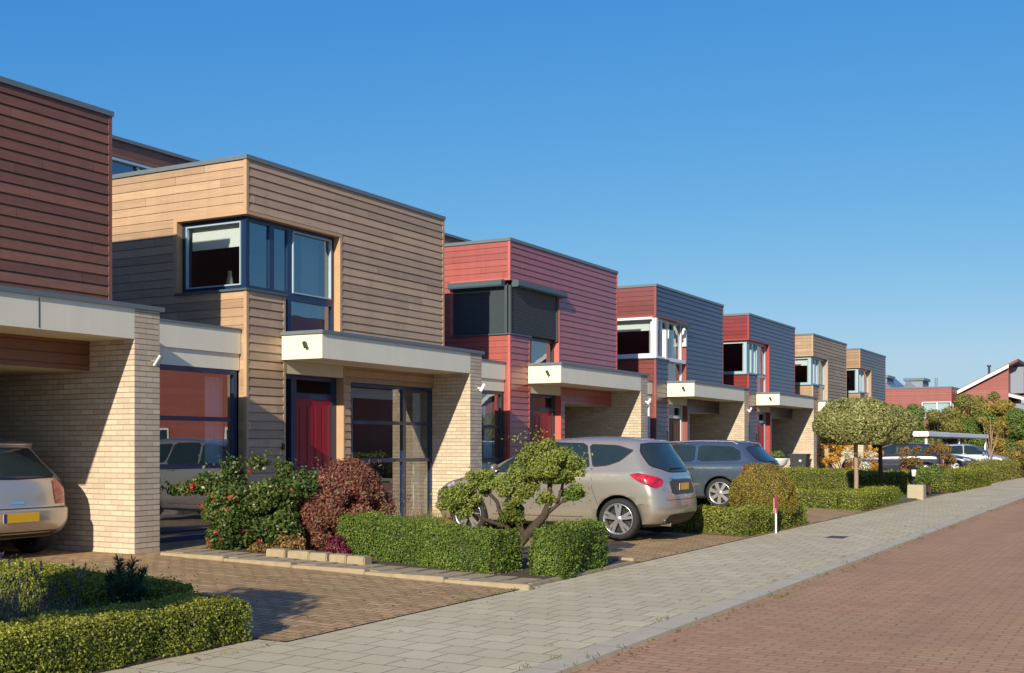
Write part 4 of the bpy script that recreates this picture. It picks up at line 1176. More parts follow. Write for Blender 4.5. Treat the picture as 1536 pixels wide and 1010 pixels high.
def make_car(spec, name, label, cat, loc, rz, paint):
    Lc, W2 = spec['L'], spec['W']/2
    lv = np.array(spec['levels'], float)    # zr zf xr xf w cr cf bulge
    k = np.arange(len(lv)); ts = np.linspace(0, len(lv)-1, (len(lv)-1)*6+1)
    S = np.column_stack([pchip(k, lv[:, j], ts) for j in range(8)])
    nc, ns, pw = 12, 22, spec.get('pw', 2.5)
    rows = []
    for zr, zf, xr, xf, w, cr, cf, bu in S:
        a = np.linspace(0, math.pi/2, nc)
        ln = xf-xr; cr_, cf_ = min(cr, ln*.45), min(cf, ln*.45)
        xs = list(xr+cr_*(1-np.cos(a)**(2/pw))); ys = list(w*np.sin(a)**(2/pw))
        m = np.linspace(0, 1, ns)[1:-1]
        x2 = xr+cr_+(ln-cr_-cf_)*m
        xs += list(x2); ys += [w]*len(x2)
        xs += list((xf-cf_*(1-np.cos(a)**(2/pw)))[::-1]); ys += list((w*np.sin(a)**(2/pw))[::-1])
        xs = np.array(xs); ys = np.array(ys)
        f = (xs-xr)/ln
        ys = ys*(1-.035*(2*f-1)**2*spec.get('barrel', 1.))
        zs = zr+(zf-zr)*f+bu*4*f*(1-f)
        h_ = np.column_stack([xs-Lc/2, ys, zs])
        o_ = h_[1:-1][::-1]*np.array((1, -1, 1))
        rows.append(np.concatenate([h_, o_]))
    n = len(rows[0]); V = np.concatenate(rows)
    F = []
    for i in range(len(rows)-1):
        for j in range(n):
            j2 = (j+1) % n
            F.append((i*n+j, (i+1)*n+j, (i+1)*n+j2, i*n+j2))
    F.append(tuple(range(n)))
    F.append(tuple((len(rows)-1)*n+j for j in range(n))[::-1])
    me = bpy.data.meshes.new('body'); me.from_pydata(V.tolist(), [], F)
    me.polygons.foreach_set('use_smooth', np.ones(len(me.polygons), bool)); me.update()
    bm = bmesh.new(); bm.from_mesh(me); bmesh.ops.recalc_face_normals(bm, faces=bm.faces[:])
    bvh = BVHTree.FromBMesh(bm); bm.to_mesh(me); bm.free()
    me.materials.append(paint); me.materials.append(M['black'])
    root = empty(name, (0, 0, 0), label, cat)
    root['group'] = 'cars parked along the street'
    body = bpy.data.objects.new('body', me); col.objects.link(body); body.parent = root
    xw = [spec['xr']-Lc/2, spec['xf']-Lc/2]; rw = spec['rw']; ra = rw+.045
    # wheel arches
    cm = bmesh.new()
    for x in xw:
        for s in (-1, 1):
            r_ = bmesh.ops.create_cone(cm, cap_ends=True, segments=40, radius1=ra, radius2=ra, depth=.62)
            for v in r_['verts']: v.co = Vector((x+v.co.x, s*(W2-.05)+v.co.z, rw+v.co.y+.01))
    bmesh.ops.recalc_face_normals(cm, faces=cm.faces[:])
    cme = bpy.data.meshes.new('arch'); cm.to_mesh(cme); cm.free()
    co = bpy.data.objects.new('arch', cme); col.objects.link(co)
    md = body.modifiers.new('b', 'BOOLEAN'); md.object = co; md.operation = 'DIFFERENCE'; md.solver = 'EXACT'
    dg = bpy.context.evaluated_depsgraph_get()
    nm = bpy.data.meshes.new_from_object(body.evaluated_get(dg))
    body.modifiers.clear(); body.data = nm
    bpy.data.objects.remove(co)
    for p in nm.polygons:
        c = p.center
        for x in xw:
            if all(math.hypot(nm.vertices[i].co.x-x, nm.vertices[i].co.z-rw-.01) < ra+.003 for i in p.vertices):
                p.material_index = 1; p.use_smooth = False
    for p in nm.polygons:
        if p.center.z < .245: p.material_index = 1
    def project(poly, kind, m, off, nm_, side=1, res=.05, parent=None, smooth=1):
        pts = chaikin(poly, smooth, .11) if smooth else list(poly)
        bd = []
        for i in range(len(pts)):
            a, b = np.array(pts[i]), np.array(pts[(i+1) % len(pts)])
            sc = np.array((120., 1.)) if kind == 'wrap' else np.array((1., 1.))
            q = max(1, int(np.linalg.norm((b-a)/sc)/res))
            bd += [tuple(a+(b-a)*j/q) for j in range(q)]
        A = np.array(bd); lo, hi = A.min(0), A.max(0)
        inn = []
        rx, rz_ = (6., .03) if kind == 'wrap' else (res, res)
        for gx in np.arange(lo[0]+rx/2, hi[0], rx):
            for gy in np.arange(lo[1]+rz_/2, hi[1], rz_):
                c = False; j = len(bd)-1
                for i in range(len(bd)):
                    if (bd[i][1] > gy) != (bd[j][1] > gy) and gx < (bd[j][0]-bd[i][0])*(gy-bd[i][1])/(bd[j][1]-bd[i][1])+bd[i][0]: c = not c
                    j = i
                if c: inn.append((gx, gy))
        al = bd+inn
        sc = 100. if kind == 'wrap' else 1.
        r = delaunay_2d_cdt([Vector((a/sc, b)) for a, b in al], [(i, (i+1) % len(bd)) for i in range(len(bd))], [], 1, 1e-5)
        vs = []
        for v in r[0]:
            a, b = v.x*sc, v.y
            if kind == 'side': o, d = Vector((a-Lc/2, side*3, b)), Vector((0, -side, 0))
            elif kind == 'rear': o, d = Vector((-Lc, a, b)), Vector((1, 0, 0))
            elif kind == 'front': o, d = Vector((Lc, a, b)), Vector((-1, 0, 0))
            elif kind == 'hood': o, d = Vector((a-Lc/2, b, 3)), Vector((0, 0, -1))
            else:
                an = R(a); dd = Vector((-math.sin(an), side*math.cos(an), 0))
                ce = Vector((-Lc/2+spec.get('wc', .55), side*(W2-.5), b))
                o, d = ce+dd*3, -dd
            hit, nr, _, _ = bvh.ray_cast(o, d)
            if hit is None: hit, nr = (o+d*3), -d
            if nr.dot(d) > 0: nr = -nr
            vs.append(hit+nr*off)
        mb = MB(); fs = [list(f) for f in r[2]]
        mb.add(vs, fs, 0, True)
        ob = mb.build(nm_, m, parent or root)
        b2 = bmesh.new(); b2.from_mesh(ob.data); bmesh.ops.recalc_face_normals(b2, faces=b2.faces[:])
        ctr = Vector((0, 0, .8)); 
        if sum((f.normal.dot(f.calc_center_median()-ctr)*f.calc_area() for f in b2.faces)) < 0: bmesh.ops.reverse_faces(b2, faces=b2.faces[:])
        b2.to_mesh(ob.data); b2.free()
        return ob
    def grow(poly, g):
        c = np.mean(np.array(poly), axis=0)
        out = []
        n_ = len(poly)
        A = np.array(poly, float)
        area = sum(A[i][0]*A[(i+1) % n_][1]-A[(i+1) % n_][0]*A[i][1] for i in range(n_))
        sg = 1 if area > 0 else -1
        for i in range(n_):
            e1 = A[i]-A[i-1]; e2 = A[(i+1) % n_]-A[i]
            n1 = np.array((e1[1], -e1[0]))/np.linalg.norm(e1)*sg; n2 = np.array((e2[1], -e2[0]))/np.linalg.norm(e2)*sg
            b = n1+n2; b /= max(.6, np.dot(b, b)/2)
            out.append(tuple(A[i]+b*g))
        return out
    sur = spec.get('surround', 'black')
    for s in (-1, 1):
        for w in spec['sidewin']:
            fr = project(grow(w, .012 if sur == 'chrome' else .022), 'side', M[sur], .003, 'window_surround', s)
            project(w, 'side', M['carglass'], .007, 'window', s)
        for sm in spec.get('seams', ()):
            # thin shut lines between the doors
            for (a, b) in zip(sm, sm[1:]):
                a, b = np.array(a), np.array(b); t_ = (b-a)/np.linalg.norm(b-a); nn = np.array((-t_[1], t_[0]))*.004
                project([tuple(a-nn), tuple(b-nn), tuple(b+nn), tuple(a+nn)], 'side', M['black'], .002, 'shut_line', s, res=.12, smooth=0)
        for (hx, hz) in spec.get('handles', ()):
            project([(hx-.10, hz-.018), (hx+.10, hz-.014), (hx+.10, hz+.016), (hx-.10, hz+.02)], 'side', paint if spec.get('hpaint') else M['black'], .022, 'door_handle', s)
        project(spec['tail'], 'wrap', M['taillight'], .008, 'tail_light', s)
        if 'head' in spec:
            project(spec['head'], 'side', M['headlight'], .006, 'headlight', s)
        if 'sill' in spec:
            project(spec['sill'], 'side', M[spec.get('sillm', 'black')], .004, 'sill_strip', s, smooth=0)
        mx, mz = spec['mirror']
        b = MB()
        bmm = bmesh.new(); bmesh.ops.create_icosphere(bmm, subdivisions=2, radius=1.)
        for v in bmm.verts: v.co = Vector((mx-Lc/2+v.co.x*.07*(1 if v.co.x > 0 else .3), s*(W2+.06)+v.co.y*.10, mz+v.co.z*.07))
        b.addbm(bmm, 0, True); b.tube([(mx-Lc/2, s*(W2-.10), mz-.04), (mx-Lc/2, s*(W2+.04), mz-.02)], .02, 6)
        b.build('wing_mirror', paint, root)
    rg = project(grow(spec['rearwin'], .014), 'rear', M['black'], .004, 'rear_window_surround', res=.03)
    project(spec['rearwin'], 'rear', M['carglass'], .007, 'rear_window')
    project(spec['windscreen'], 'front', M['carglass'], .006, 'windscreen')
    for (poly, m, o_, nm_) in spec.get('rear', ()):
        project(poly, 'rear', M[m] if isinstance(m, str) else m, o_, nm_, smooth=1)
    # plate with the blue band at its left end
    py, pz, pw_, ph = spec['plate']
    h1, n1, _, _ = bvh.ray_cast(Vector((-Lc, py, pz)), Vector((1, 0, 0)))
    b = MB(); b.box(h1.x-.022, h1.x-.008, py-pw_/2, py+pw_/2, pz-ph/2, pz+ph/2, 0, .004)
    b.box(h1.x-.0235, h1.x-.0215, py+pw_/2-.045, py+pw_/2-.004, pz-ph/2+.004, pz+ph/2-.004, 1)
    b.build('number_plate', [M['plate'], M['plateblue']], root)
    for sm in spec.get('rearseams', ()):
        for (a, b) in zip(sm, sm[1:]):
            a, b = np.array(a), np.array(b); t_ = (b-a)/np.linalg.norm(b-a); nn = np.array((-t_[1], t_[0]))*.004
            project([tuple(a-nn), tuple(b-nn), tuple(b+nn), tuple(a+nn)], 'rear', M['black'], .002, 'shut_line', 1, res=.1, smooth=0)
    # wiper
    if 'wiper' in spec:
        y0, y1, z0 = spec['wiper']
        pts = []
        for q in range(6):
            hh, nn, _, _ = bvh.ray_cast(Vector((-Lc, y0+(y1-y0)*q/5, z0)), Vector((1, 0, 0))); pts.append(hh+nn*.022*(-1 if nn.x > 0 else 1))
        b = MB(); b.tube(pts, [.014, .012, .010, .009, .007, .006], 6); b.build('rear_wiper', M['black'], root)
    # wheels
    for x in xw:
        for s in (-1, 1):
            yc = s*(W2-.115)
            b = MB()
            hw = .105
            b.lathe([(rw*.73, -hw*.9), (rw*.82, -hw), (rw*.94, -hw), (rw, -hw*.72), (rw, hw*.72), (rw*.94, hw), (rw*.82, hw), (rw*.73, hw*.9), (rw*.67, hw*.4), (rw*.67, -hw*.4), (rw*.73, -hw*.9)], (x, yc, rw), 40, 'y')
            b.lathe([(rw*.62, s*hw*.1), (.0, s*hw*.1)], (x, yc, rw), 24, 'y', 1)
            wh = b.build('wheel', [M['rubber'], M['black']], root)
            b = MB()
            of = s*hw
            b.lathe([(rw*.70, of*.2), (rw*.765, of*.96), (rw*.73, of*1.0), (rw*.69, of*.82), (rw*.66, of*.2)], (x, yc, rw), 40, 'y')
            b.lathe([(.0, of*.92), (rw*.14, of*.90), (rw*.20, of*.80), (rw*.2, of*.3)], (x, yc, rw), 20, 'y')
            nsp, dbl = spec['spokes']
            for i in range(nsp):
                a0 = 2*math.pi*i/nsp+.3
                for off in ((-.17, .17) if dbl else (0,)):
                    wi, wo = (.022, .024) if dbl else (.032, .042)
                    a1 = a0+off
                    ci = Vector((math.cos(a0+off*.9), 0, math.sin(a0+off*.9)))*rw*.13; cx = Vector((math.cos(a1), 0, math.sin(a1)))*rw*.71
                    tn = Vector((-math.sin(a1), 0, math.cos(a1)))
                    c0 = Vector((x, yc+of*.86, rw)); c1 = Vector((x, yc+of*.80, rw)); dy = Vector((0, -of*.28, 0))
                    q = [c0+ci-tn*wi, c0+ci+tn*wi, c1+cx+tn*wo, c1+cx-tn*wo]
                    q2 = [p+dy for p in q]
                    b.add(q+q2, [(0, 1, 2, 3), (7, 6, 5, 4), (0, 4, 5, 1), (1, 5, 6, 2), (2, 6, 7, 3), (3, 7, 4, 0)])
            b.build('rim', M['alloy'], wh)
    if spec.get('rails'):
        for s in (-1, 1):
            b = MB()
            x0, x1, yy, zz = spec['rails']
            b.tube([(x0-Lc/2, s*yy, zz-.03), (x0+.12-Lc/2, s*yy, zz+.03), ((x0+x1)/2-Lc/2, s*yy, zz+.045), (x1-.15-Lc/2, s*yy, zz+.02), (x1-Lc/2, s*yy, zz-.03)], .016, 8)
            b.build('roof_rail', M['alloy'], root)
    if 'exhaust' in spec:
        b = MB(); ex = spec['exhaust']
        b.tube([(-Lc/2+.22, ex, .24), (-Lc/2+.07, ex, .235)], .03, 10); b.build('exhaust_pipe', M['chrome'], root)
    root.location = loc; root.scale = (1, 1, spec.get('zs', 1.)); root.rotation_euler = (0, 0, rz)
    return root

mpv = dict(zs=.97, L=4.29, W=1.81, xr=.766, xf=3.41, rw=.322, spokes=(5, True), hpaint=True,
    levels=[(.20, .19, .22, 4.05, .78, .25, .5, 0), (.28, .24, .09, 4.18, .845, .28, .55, 0), (.45, .42, .00, 4.27, .90, .30, .62, 0), (.62, .56, .015, 4.29, .905, .30, .62, 0), (.72, .66, .035, 4.26, .905, .28, .62, 0),
            (.90, .82, .075, 4.10, .90, .30, .60, 0), (1.06, .95, .13, 3.72, .875, .34, .55, .0), (1.12, 1.04, .16, 3.36, .85, .36, .5, .0), (1.30, 1.24, .27, 2.96, .775, .38, .45, 0), (1.46, 1.46, .36, 2.50, .70, .38, .4, .01),
            (1.53, 1.525, .38, 2.32, .63, .40, .4, .03), (1.562, 1.556, .52, 2.14, .46, .4, .4, .045), (1.572, 1.566, .75, 1.95, .22, .3, .3, .05), (1.574, 1.568, .95, 1.8, .02, .1, .1, .05)],
    sidewin=[[(1.20, 1.15), (1.30, 1.47), (.86, 1.455), (.60, 1.39), (.78, 1.24), (.98, 1.17)], [(1.28, 1.12), (2.05, 1.07), (2.00, 1.50), (1.38, 1.485)], [(2.13, 1.065), (2.95, 1.03), (2.82, 1.14), (2.42, 1.44), (2.09, 1.50)], [(3.02, 1.03), (3.24, 1.02), (2.98, 1.16)]],
    seams=[[(1.22, 1.10), (1.20, .80), (1.10, .55)], [(2.09, 1.04), (2.08, .34), (1.35, .34)], [(2.09, .34), (2.95, .34), (3.02, .80), (3.02, 1.0)], [(.12, .52), (.42, .56)]],
    handles=[(1.42, .99), (2.25, .95)], mirror=(2.86, 1.10), head=[(3.68, .80), (4.08, .72), (4.02, .84), (3.72, .93)],
    tail=[(4, 1.02), (22, 1.045), (52, .985), (66, .93), (60, .84), (46, .80), (24, .90), (10, .97)], wc=.62,
    rearwin=[(-.70, 1.15), (-.35, 1.055), (.35, 1.055), (.70, 1.15), (.66, 1.36), (.565, 1.50), (-.565, 1.50), (-.66, 1.36)],
    windscreen=[(-.66, 1.12), (.66, 1.12), (.56, 1.47), (-.56, 1.47)],
    rear=[([(-.42, .94), (.42, .94), (.42, .97), (-.42, .97)], 'chrome', .016, 'chrome_strip'), ([(-.46, .70), (.46, .70), (.46, .93), (-.46, .93)], 'lampdark', .003, 'plate_recess'), ([(-.60, .24), (.60, .24), (.55, .40), (-.55, .40)], 'black', .004, 'lower_bumper')],
    rearseams=[[(-.66, .80), (-.62, .62), (.62, .62), (.66, .80)], [(-.70, 1.12), (-.70, .98)], [(.70, 1.12), (.70, .98)]], plate=(0, .82, .40, .11), wiper=(.36, -.15, 1.10), exhaust=.5)
estate = dict(L=4.77, W=1.82, xr=1.08, xf=3.79, rw=.325, spokes=(7, False), barrel=1.2, surround='chrome',
    levels=[(.20, .19, .20, 4.55, .78, .25, .5, 0), (.28, .24, .08, 4.68, .85, .28, .55, 0), (.45, .42, .00, 4.76, .90, .30, .6, 0), (.60, .54, .01, 4.77, .91, .30, .6, 0), (.72, .64, .04, 4.74, .91, .30, .6, 0),
            (.88, .78, .07, 4.50, .90, .32, .6, 0), (.97, .88, .10, 4.00, .87, .34, .55, .02), (1.02, .95, .13, 3.55, .84, .36, .5, .01), (1.20, 1.16, .33, 3.05, .76, .36, .45, 0), (1.36, 1.37, .48, 2.58, .69, .36, .4, .01),
            (1.43, 1.43, .50, 2.42, .62, .38, .4, .03), (1.455, 1.455, .62, 2.25, .45, .4, .4, .045), (1.463, 1.463, .80, 2.1, .2, .3, .3, .05), (1.465, 1.465, 1.0, 1.9, .02, .1, .1, .05)],
    sidewin=[[(.62, 1.05), (1.64, 1.02), (1.64, 1.385), (.86, 1.365), (.66, 1.26)], [(1.70, 1.02), (2.44, 1.0), (2.40, 1.40), (1.70, 1.388)], [(2.50, 1.0), (3.40, .975), (3.0, 1.15), (2.56, 1.39), (2.46, 1.40)]],
    seams=[[(1.67, 1.0), (1.62, .70), (1.42, .52)], [(2.47, .97), (2.47, .33), (1.5, .33)], [(2.47, .33), (3.38, .33), (3.42, .92)]],
    handles=[(1.78, .86), (2.62, .84)], mirror=(3.28, 1.02), sill=[(1.55, .50), (3.3, .50), (3.3, .535), (1.55, .535)], sillm='chrome',
    head=[(4.18, .70), (4.56, .64), (4.50, .74), (4.2, .80)], tail=[(2, .92), (40, .94), (62, .90), (58, .72), (30, .74), (6, .82)], wc=.6,
    rearwin=[(-.66, 1.03), (.66, 1.03), (.56, 1.35), (-.56, 1.35)], windscreen=[(-.66, 1.02), (.66, 1.02), (.54, 1.38), (-.54, 1.38)],
    rear=[([(-.30, .68), (.30, .68), (.30, .88), (-.30, .88)], 'frame_grey', .003, 'plate_recess')], plate=(0, .78, .50, .11), rails=(.75, 2.5, .62, 1.44))
hatch = dict(L=4.10, W=1.74, xr=.76, xf=3.33, rw=.31, spokes=(5, False),
    levels=[(.24, .19, .20, 3.90, .76, .22, .5, 0), (.32, .24, .06, 4.0, .83, .24, .55, 0), (.46, .42, .00, 4.08, .865, .24, .6, 0), (.57, .54, .0, 4.10, .87, .24, .6, 0), (.615, .60, .045, 4.08, .868, .24, .6, 0),
            (.80, .76, .07, 3.95, .865, .24, .6, 0), (.92, .88, .10, 3.55, .84, .26, .55, .02), (.98, .96, .13, 3.15, .81, .26, .5, .01), (1.16, 1.18, .30, 2.70, .73, .28, .45, 0), (1.30, 1.37, .40, 2.25, .66, .28, .4, .0),
            (1.365, 1.42, .36, 2.1, .60, .22, .4, .02), (1.39, 1.445, .42, 1.98, .45, .25, .4, .03), (1.40, 1.455, .62, 1.85, .2, .2, .3, .03), (1.402, 1.457, .85, 1.7, .02, .1, .1, .03)],
    sidewin=[[(.62, 1.08), (.98, 1.02), (1.0, 1.33), (.72, 1.28)], [(1.06, 1.01), (1.82, .99), (1.78, 1.37), (1.08, 1.34)], [(1.90, .99), (2.90, .97), (2.62, 1.11), (2.18, 1.35), (1.86, 1.375)]],
    seams=[[(1.03, .98), (1.0, .62), (.92, .55)], [(1.86, .96), (1.86, .32), (1.2, .32)]], handles=[(1.18, .86), (2.0, .85)], hpaint=True, mirror=(2.76, 1.02),
    head=[(3.55, .72), (3.92, .64), (3.86, .78), (3.58, .84)], tail=[(34, .91), (46, .935), (58, .92), (62, .80), (60, .64), (38, .64), (33, .80)], wc=.45,
    rearwin=[(-.64, .97), (0, .955), (.64, .97), (.52, 1.26), (.46, 1.31), (-.46, 1.31), (-.52, 1.26)], windscreen=[(-.62, 1.04), (.62, 1.04), (.5, 1.38), (-.5, 1.38)],
    rear=[([(-.10, .655), (.10, .655), (.10, .685), (-.10, .685)], 'chrome', .004, 'badge'), ([(-.78, .598), (.78, .598), (.78, .608), (-.78, .608)], 'black', .003, 'tailgate_gap'), ([(-.62, .26), (.62, .26), (.62, .33), (-.62, .33)], 'black', .004, 'lower_bumper')],
    plate=(0, .50, .50, .115), exhaust=.45)
P_ = math.pi
p_beige = carpaint('beige_silver_paint', (.40, .365, .305))
p_blue = carpaint('blue_grey_paint', (.085, .12, .165))
p_silver = carpaint('silver_paint', (.50, .455, .39), .3)
p_navy = carpaint('dark_navy_paint', (.02, .025, .045), .25, .2)
p_white = carpaint('pale_silver_paint', (.55, .56, .56), .3, .4)
make_car(mpv, 'people_carrier', 'beige silver people carrier parked before the glazed room, red tail lamp towards the pavement', 'car', (-8.62, 17.27, gz(-8.0)+.005), P_, p_beige)
make_car(estate, 'estate_car', 'blue grey estate car with chrome framed windows behind the golden ball shrub', 'car', (-8.83-2.385+1.08+.17, 26.05, gz(-9.5)+.005), P_, p_blue)
make_car(hatch, 'hatchback_car', 'silver hatchback with yellow plate parked inside the open carport at the left edge', 'car', (-11.75-2.05, 9.32, ZG), P_, p_silver)
make_car(hatch, 'hatchback_car', 'dark blue car half hidden behind the autumn shrub and round tree', 'car', (-9.9, 50.5, gz(-9.9)), P_+.15, p_navy)
make_car(estate, 'estate_car', 'dark estate car under the white carport roof', 'car', (-9.9, 57.6, gz(-9.9)), 0.05, p_navy)
make_car(hatch, 'hatchback_car', 'pale silver hatchback with its nose towards the pavement at the far right', 'car', (-8.3, 61.0, gz(-8.3)), 0., p_white)

# ------------------------------------------------------------------ small things
b = empty('wheeled_bin', (-11.5, 42.15, ZG), 'dark grey wheeled bin standing in the carport of the crimson sided house', 'bin')
mb = MB()
def frustum(mb, c, z0, z1, a0, b0, a1, b1, mi=0):
    v = [(c[0]+sx*a*.5, c[1]+sy*q*.5, z) for z, a, q in ((z0, a0, b0), (z1, a1, b1)) for sx, sy in ((-1, -1), (1, -1), (1, 1), (-1, 1))]
    mb.add(v, [(0, 3, 2, 1), (4, 5, 6, 7), (0, 1, 5, 4), (1, 2, 6, 5), (2, 3, 7, 6), (3, 0, 4, 7)], mi)
frustum(mb, (-11.5, 42.15), ZG+.06, ZG+.98, .46, .44, .60, .56)
mb.build('body', M['bin'], b)
mb = MB(); mb.box(-11.82, -11.17, 41.85, 42.45, ZG+.98, ZG+1.03, bv=.015); mb.box(-11.90, -11.82, 41.9, 42.4, ZG+.95, ZG+1.0, bv=.01); mb.build('lid', M['bin'], b)
for yy in (41.93, 42.37):
    mb = MB(); mb.lathe([(0, -.03), (.10, -.03), (.10, .03), (0, .03)], (-11.74, yy, ZG+.10), 16, 'y'); mb.build('wheel', M['rubber'], b)
mb = MB(); mb.lathe([(0, -.004), (.05, -.002), (.05, .0)], (-11.42, 41.883, ZG+.78), 14, 'y'); mb.build('sticker', M['trimwhite'], b)

b = empty('planter', (-11.35, 38.75, ZG), 'white bowl planter on a low stand with a leafy green plant beside the estate car', 'planter')
mb = MB(); mb.lathe([(0, 0), (.22, 0), (.18, .06), (.12, .12), (.11, .52), (.16, .58), (0, .6)], (-11.35, 38.75, ZG), 20); mb.build('stand', M['stone'], b)
mb = MB(); mb.lathe([(0, .58), (.20, .60), (.32, .70), (.38, .86), (.40, .90), (.36, .90), (.33, .86), (0, .85)], (-11.35, 38.75, ZG), 28); mb.build('bowl', M['trimwhite'], b)
crown('plant', [((-11.35, 38.75, ZG+1.0), (.26, .26, .17))], 1300, .05, [M['green']], b, shell=.4, core=.5)

b = empty('marker_post', (-5.76, 19.62, 0), 'small white post with a red and white marker plate at the pavement edge', 'marker post')
mb = MB(); mb.tube([(-5.76, 19.62, -.02), (-5.76, 19.62, .42)], .016, 10); mb.build('post', M['trimwhite'], b)
mb = MB(); mb.box(-5.79, -5.73, 19.605, 19.635, .33, .60, bv=.006); mb.tube([(-5.76, 19.62, .60), (-5.76, 19.62, .625), (-5.79, 19.62, .63)], .012, 6)
mb.box(-5.793, -5.787, 19.599, 19.606, .335, .595, 1)
mb.build('marker_plate', [plain('marker_red', (.25, .015, .03), .4, var=.05), M['trimwhite']], b)

b = MB(); b.box(-6.18, -5.76, 33.5, 33.92, -.02, .40, 0, .012)
for z in (.13, .26): b.box(-6.183, -5.757, 33.497, 33.923, z, z+.008, 1)
tag(b.build('stone_pedestal', [M['stone'], M['kerb']], origin=(-5.97, 33.7, 0)), 'square pale stone pedestal at the pavement edge beyond the round trees', 'pedestal')
b = empty('garden_lantern', (-6.05, 33.72, .40), 'black garden lantern standing on the pale stone pedestal', 'lantern')
mb = MB(); mb.lathe([(0, 0), (.09, 0), (.07, .04), (.025, .07), (.025, .20), (.06, .22), (0, .23)], (-6.05, 33.72, .40), 12); mb.lathe([(.10, .42), (.05, .48), (.0, .53)], (-6.05, 33.72, .40), 8); mb.lathe([(0, .42), (.10, .42)], (-6.05, 33.72, .40), 8)
mb.build('body', M['black'], b)
mb = MB(); mb.lathe([(.05, .23), (.075, .42)], (-6.05, 33.72, .40), 8); mb.build('glass', M['trimwhite'], b)

# ------------------------------------------------------------------ white carport and far houses
b = empty('white_carport', (-11., 66., gz(-11)), 'long white flat carport roof beyond the terrace over the dark estate car', 'carport')
mb = MB(); mb.box(-12.6, -9.4, 56., 77., 1.86, 2.10, bv=.03); mb.build('roof', M['trimwhite'], b)
for (x, y) in ((-9.55, 56.3), (-9.55, 66.), (-9.55, 76.5), (-12.4, 56.3), (-12.4, 66), (-12.4, 76.5)):
    mb = MB(); mb.box(x-.05, x+.05, y-.05, y+.05, 0., 1.86); mb.build('post', M['trimwhite'], b)

M['far_red'] = wood('far_red_timber', (.29, .068, .052), spread=.08, grain=.1)
M['rooftile'] = plain('red_brown_roof', (.19, .085, .06), .8, var=.2)
M['solar'] = plain('blue_grey_roof', (.13, .17, .22), .35, var=.1)
M['far_grey'] = plain('blue_grey_wall', (.22, .25, .31), .7, var=.1)

hA = empty('far_house', (-17.5, 94, ZG), 'flat roofed red house with a white corner window beyond the terrace', 'house')
F1 = Face('y', 92.9); F2 = Face('x', -13.95)
mb = MB()
clad(mb, F1, -21.6, -13.95, ZG, 5.75, [(-16.1, -13.9, 3.5, 4.75)])
clad(mb, F2, 92.9, 99.5, ZG, 5.75, [(92.8, 94.2, 3.5, 4.75)])
mb.quad((-21.6, 99.5, ZG), (-13.95, 99.5, ZG), (-13.95, 99.5, 5.75), (-21.6, 99.5, 5.75)); mb.quad((-21.6, 92.9, ZG), (-21.6, 99.5, ZG), (-21.6, 99.5, 5.75), (-21.6, 92.9, 5.75))
mb.build('wall', M['far_red'], hA)
mb = MB(); mb.box(-21.65, -13.9, 92.85, 99.55, 5.75, 5.84); mb.build('roof_cap', M['cap'], hA)
window(hA, F1, -16.1, -13.98, 3.5, 4.75, -.06, M['frame_white'], vb=[(-15.0, .08)], fw=.09); window(hA, F2, 93., 94.2, 3.5, 4.75, -.06, M['frame_white'], fw=.09)
mb = MB(); F1.quad(mb, -16.0, -14.2, 3.6, 4.7, -.25); mb.build('blind', M['blind'], hA)
mb = MB(); mb.tube([(-20.4, 92.83, 5.6), (-20.4, 92.83, ZG)], .11, 10); mb.build('downpipe', M['trimwhite'], hA)
mb = MB(); mb.box(-22.2, -21.7, 92.7, 93.2, ZG, 6.4); mb.build('chimney', M['far_grey'], hA)

hB = empty('far_house', (-11.5, 100, ZG), 'red house with a sloping roof and white barge board at the right edge', 'house')
Y_ = 96.
xl, xr2, zl, zr2 = -13.6, -10.35, 5.65, 7.35
mb = MB()
clad(mb, Face('y', Y_), xl, xr2, ZG, zl, [])
mb.add([(xl, Y_, zl), (xr2, Y_, zl), (xr2, Y_, zr2)], [(0, 1, 2)])
mb.quad((xr2, Y_, ZG), (xr2, Y_+9, ZG), (xr2, Y_+9, zr2), (xr2, Y_, zr2)); mb.quad((xl, Y_, ZG), (xl, Y_+9, ZG), (xl, Y_+9, zl), (xl, Y_, zl)); mb.quad((xl, Y_+9, ZG), (xr2, Y_+9, ZG), (xr2, Y_+9, zr2), (xl, Y_+9, zl))
mb.build('wall', M['far_red'], hB)
mb = MB(); sl = (zr2-zl)/(xr2-xl)
mb.prism([(xl-.5, zl-.5*sl+.02), (xr2+.7, zr2+.7*sl+.02), (xr2+.7, zr2+.7*sl+.22), (xl-.5, zl-.5*sl+.22)], 'y', Y_-.35, Y_+9.3)
rf = mb.build('roof', M['rooftile'], hB)
mb = MB(); mb.prism([(xl-.5, zl-.5*sl-.10), (xr2+.05, zr2+.05*sl-.10), (xr2+.05, zr2+.05*sl+.16), (xl-.5, zl-.5*sl+.16)], 'y', Y_-.42, Y_-.352); mb.build('barge_board', M['trimwhite'], hB)
mb = MB(); mb.tube([(-11.9, Y_+1.5, 6.3), (-11.9, Y_+1.5, 7.5)], .09, 8); mb.tube([(-11.9, Y_+1.5, 7.5), (-11.9, Y_+1.5, 7.62)], .16, 8); mb.build('chimney_flue', M['frame_grey'], rf)
mb = MB(); mb.box(xr2+.01, -7.6, Y_+.8, Y_+8, ZG, 4.6); mb.build('side_wing', M['far_grey'], hB)
mb = MB(); mb.prism([(xr2, 5.25), (-7.2, 4.35), (-7.2, 4.55), (xr2, 5.45)], 'y', Y_+.2, Y_+8.3); mb.build('wing_roof', M['rooftile'], hB)
mb = MB(); mb.prism([(xr2, 5.13), (-7.2, 4.23), (-7.2, 4.45), (xr2, 5.35)], 'y', Y_+.12, Y_+.198); mb.build('barge_board', M['trimwhite'], hB)
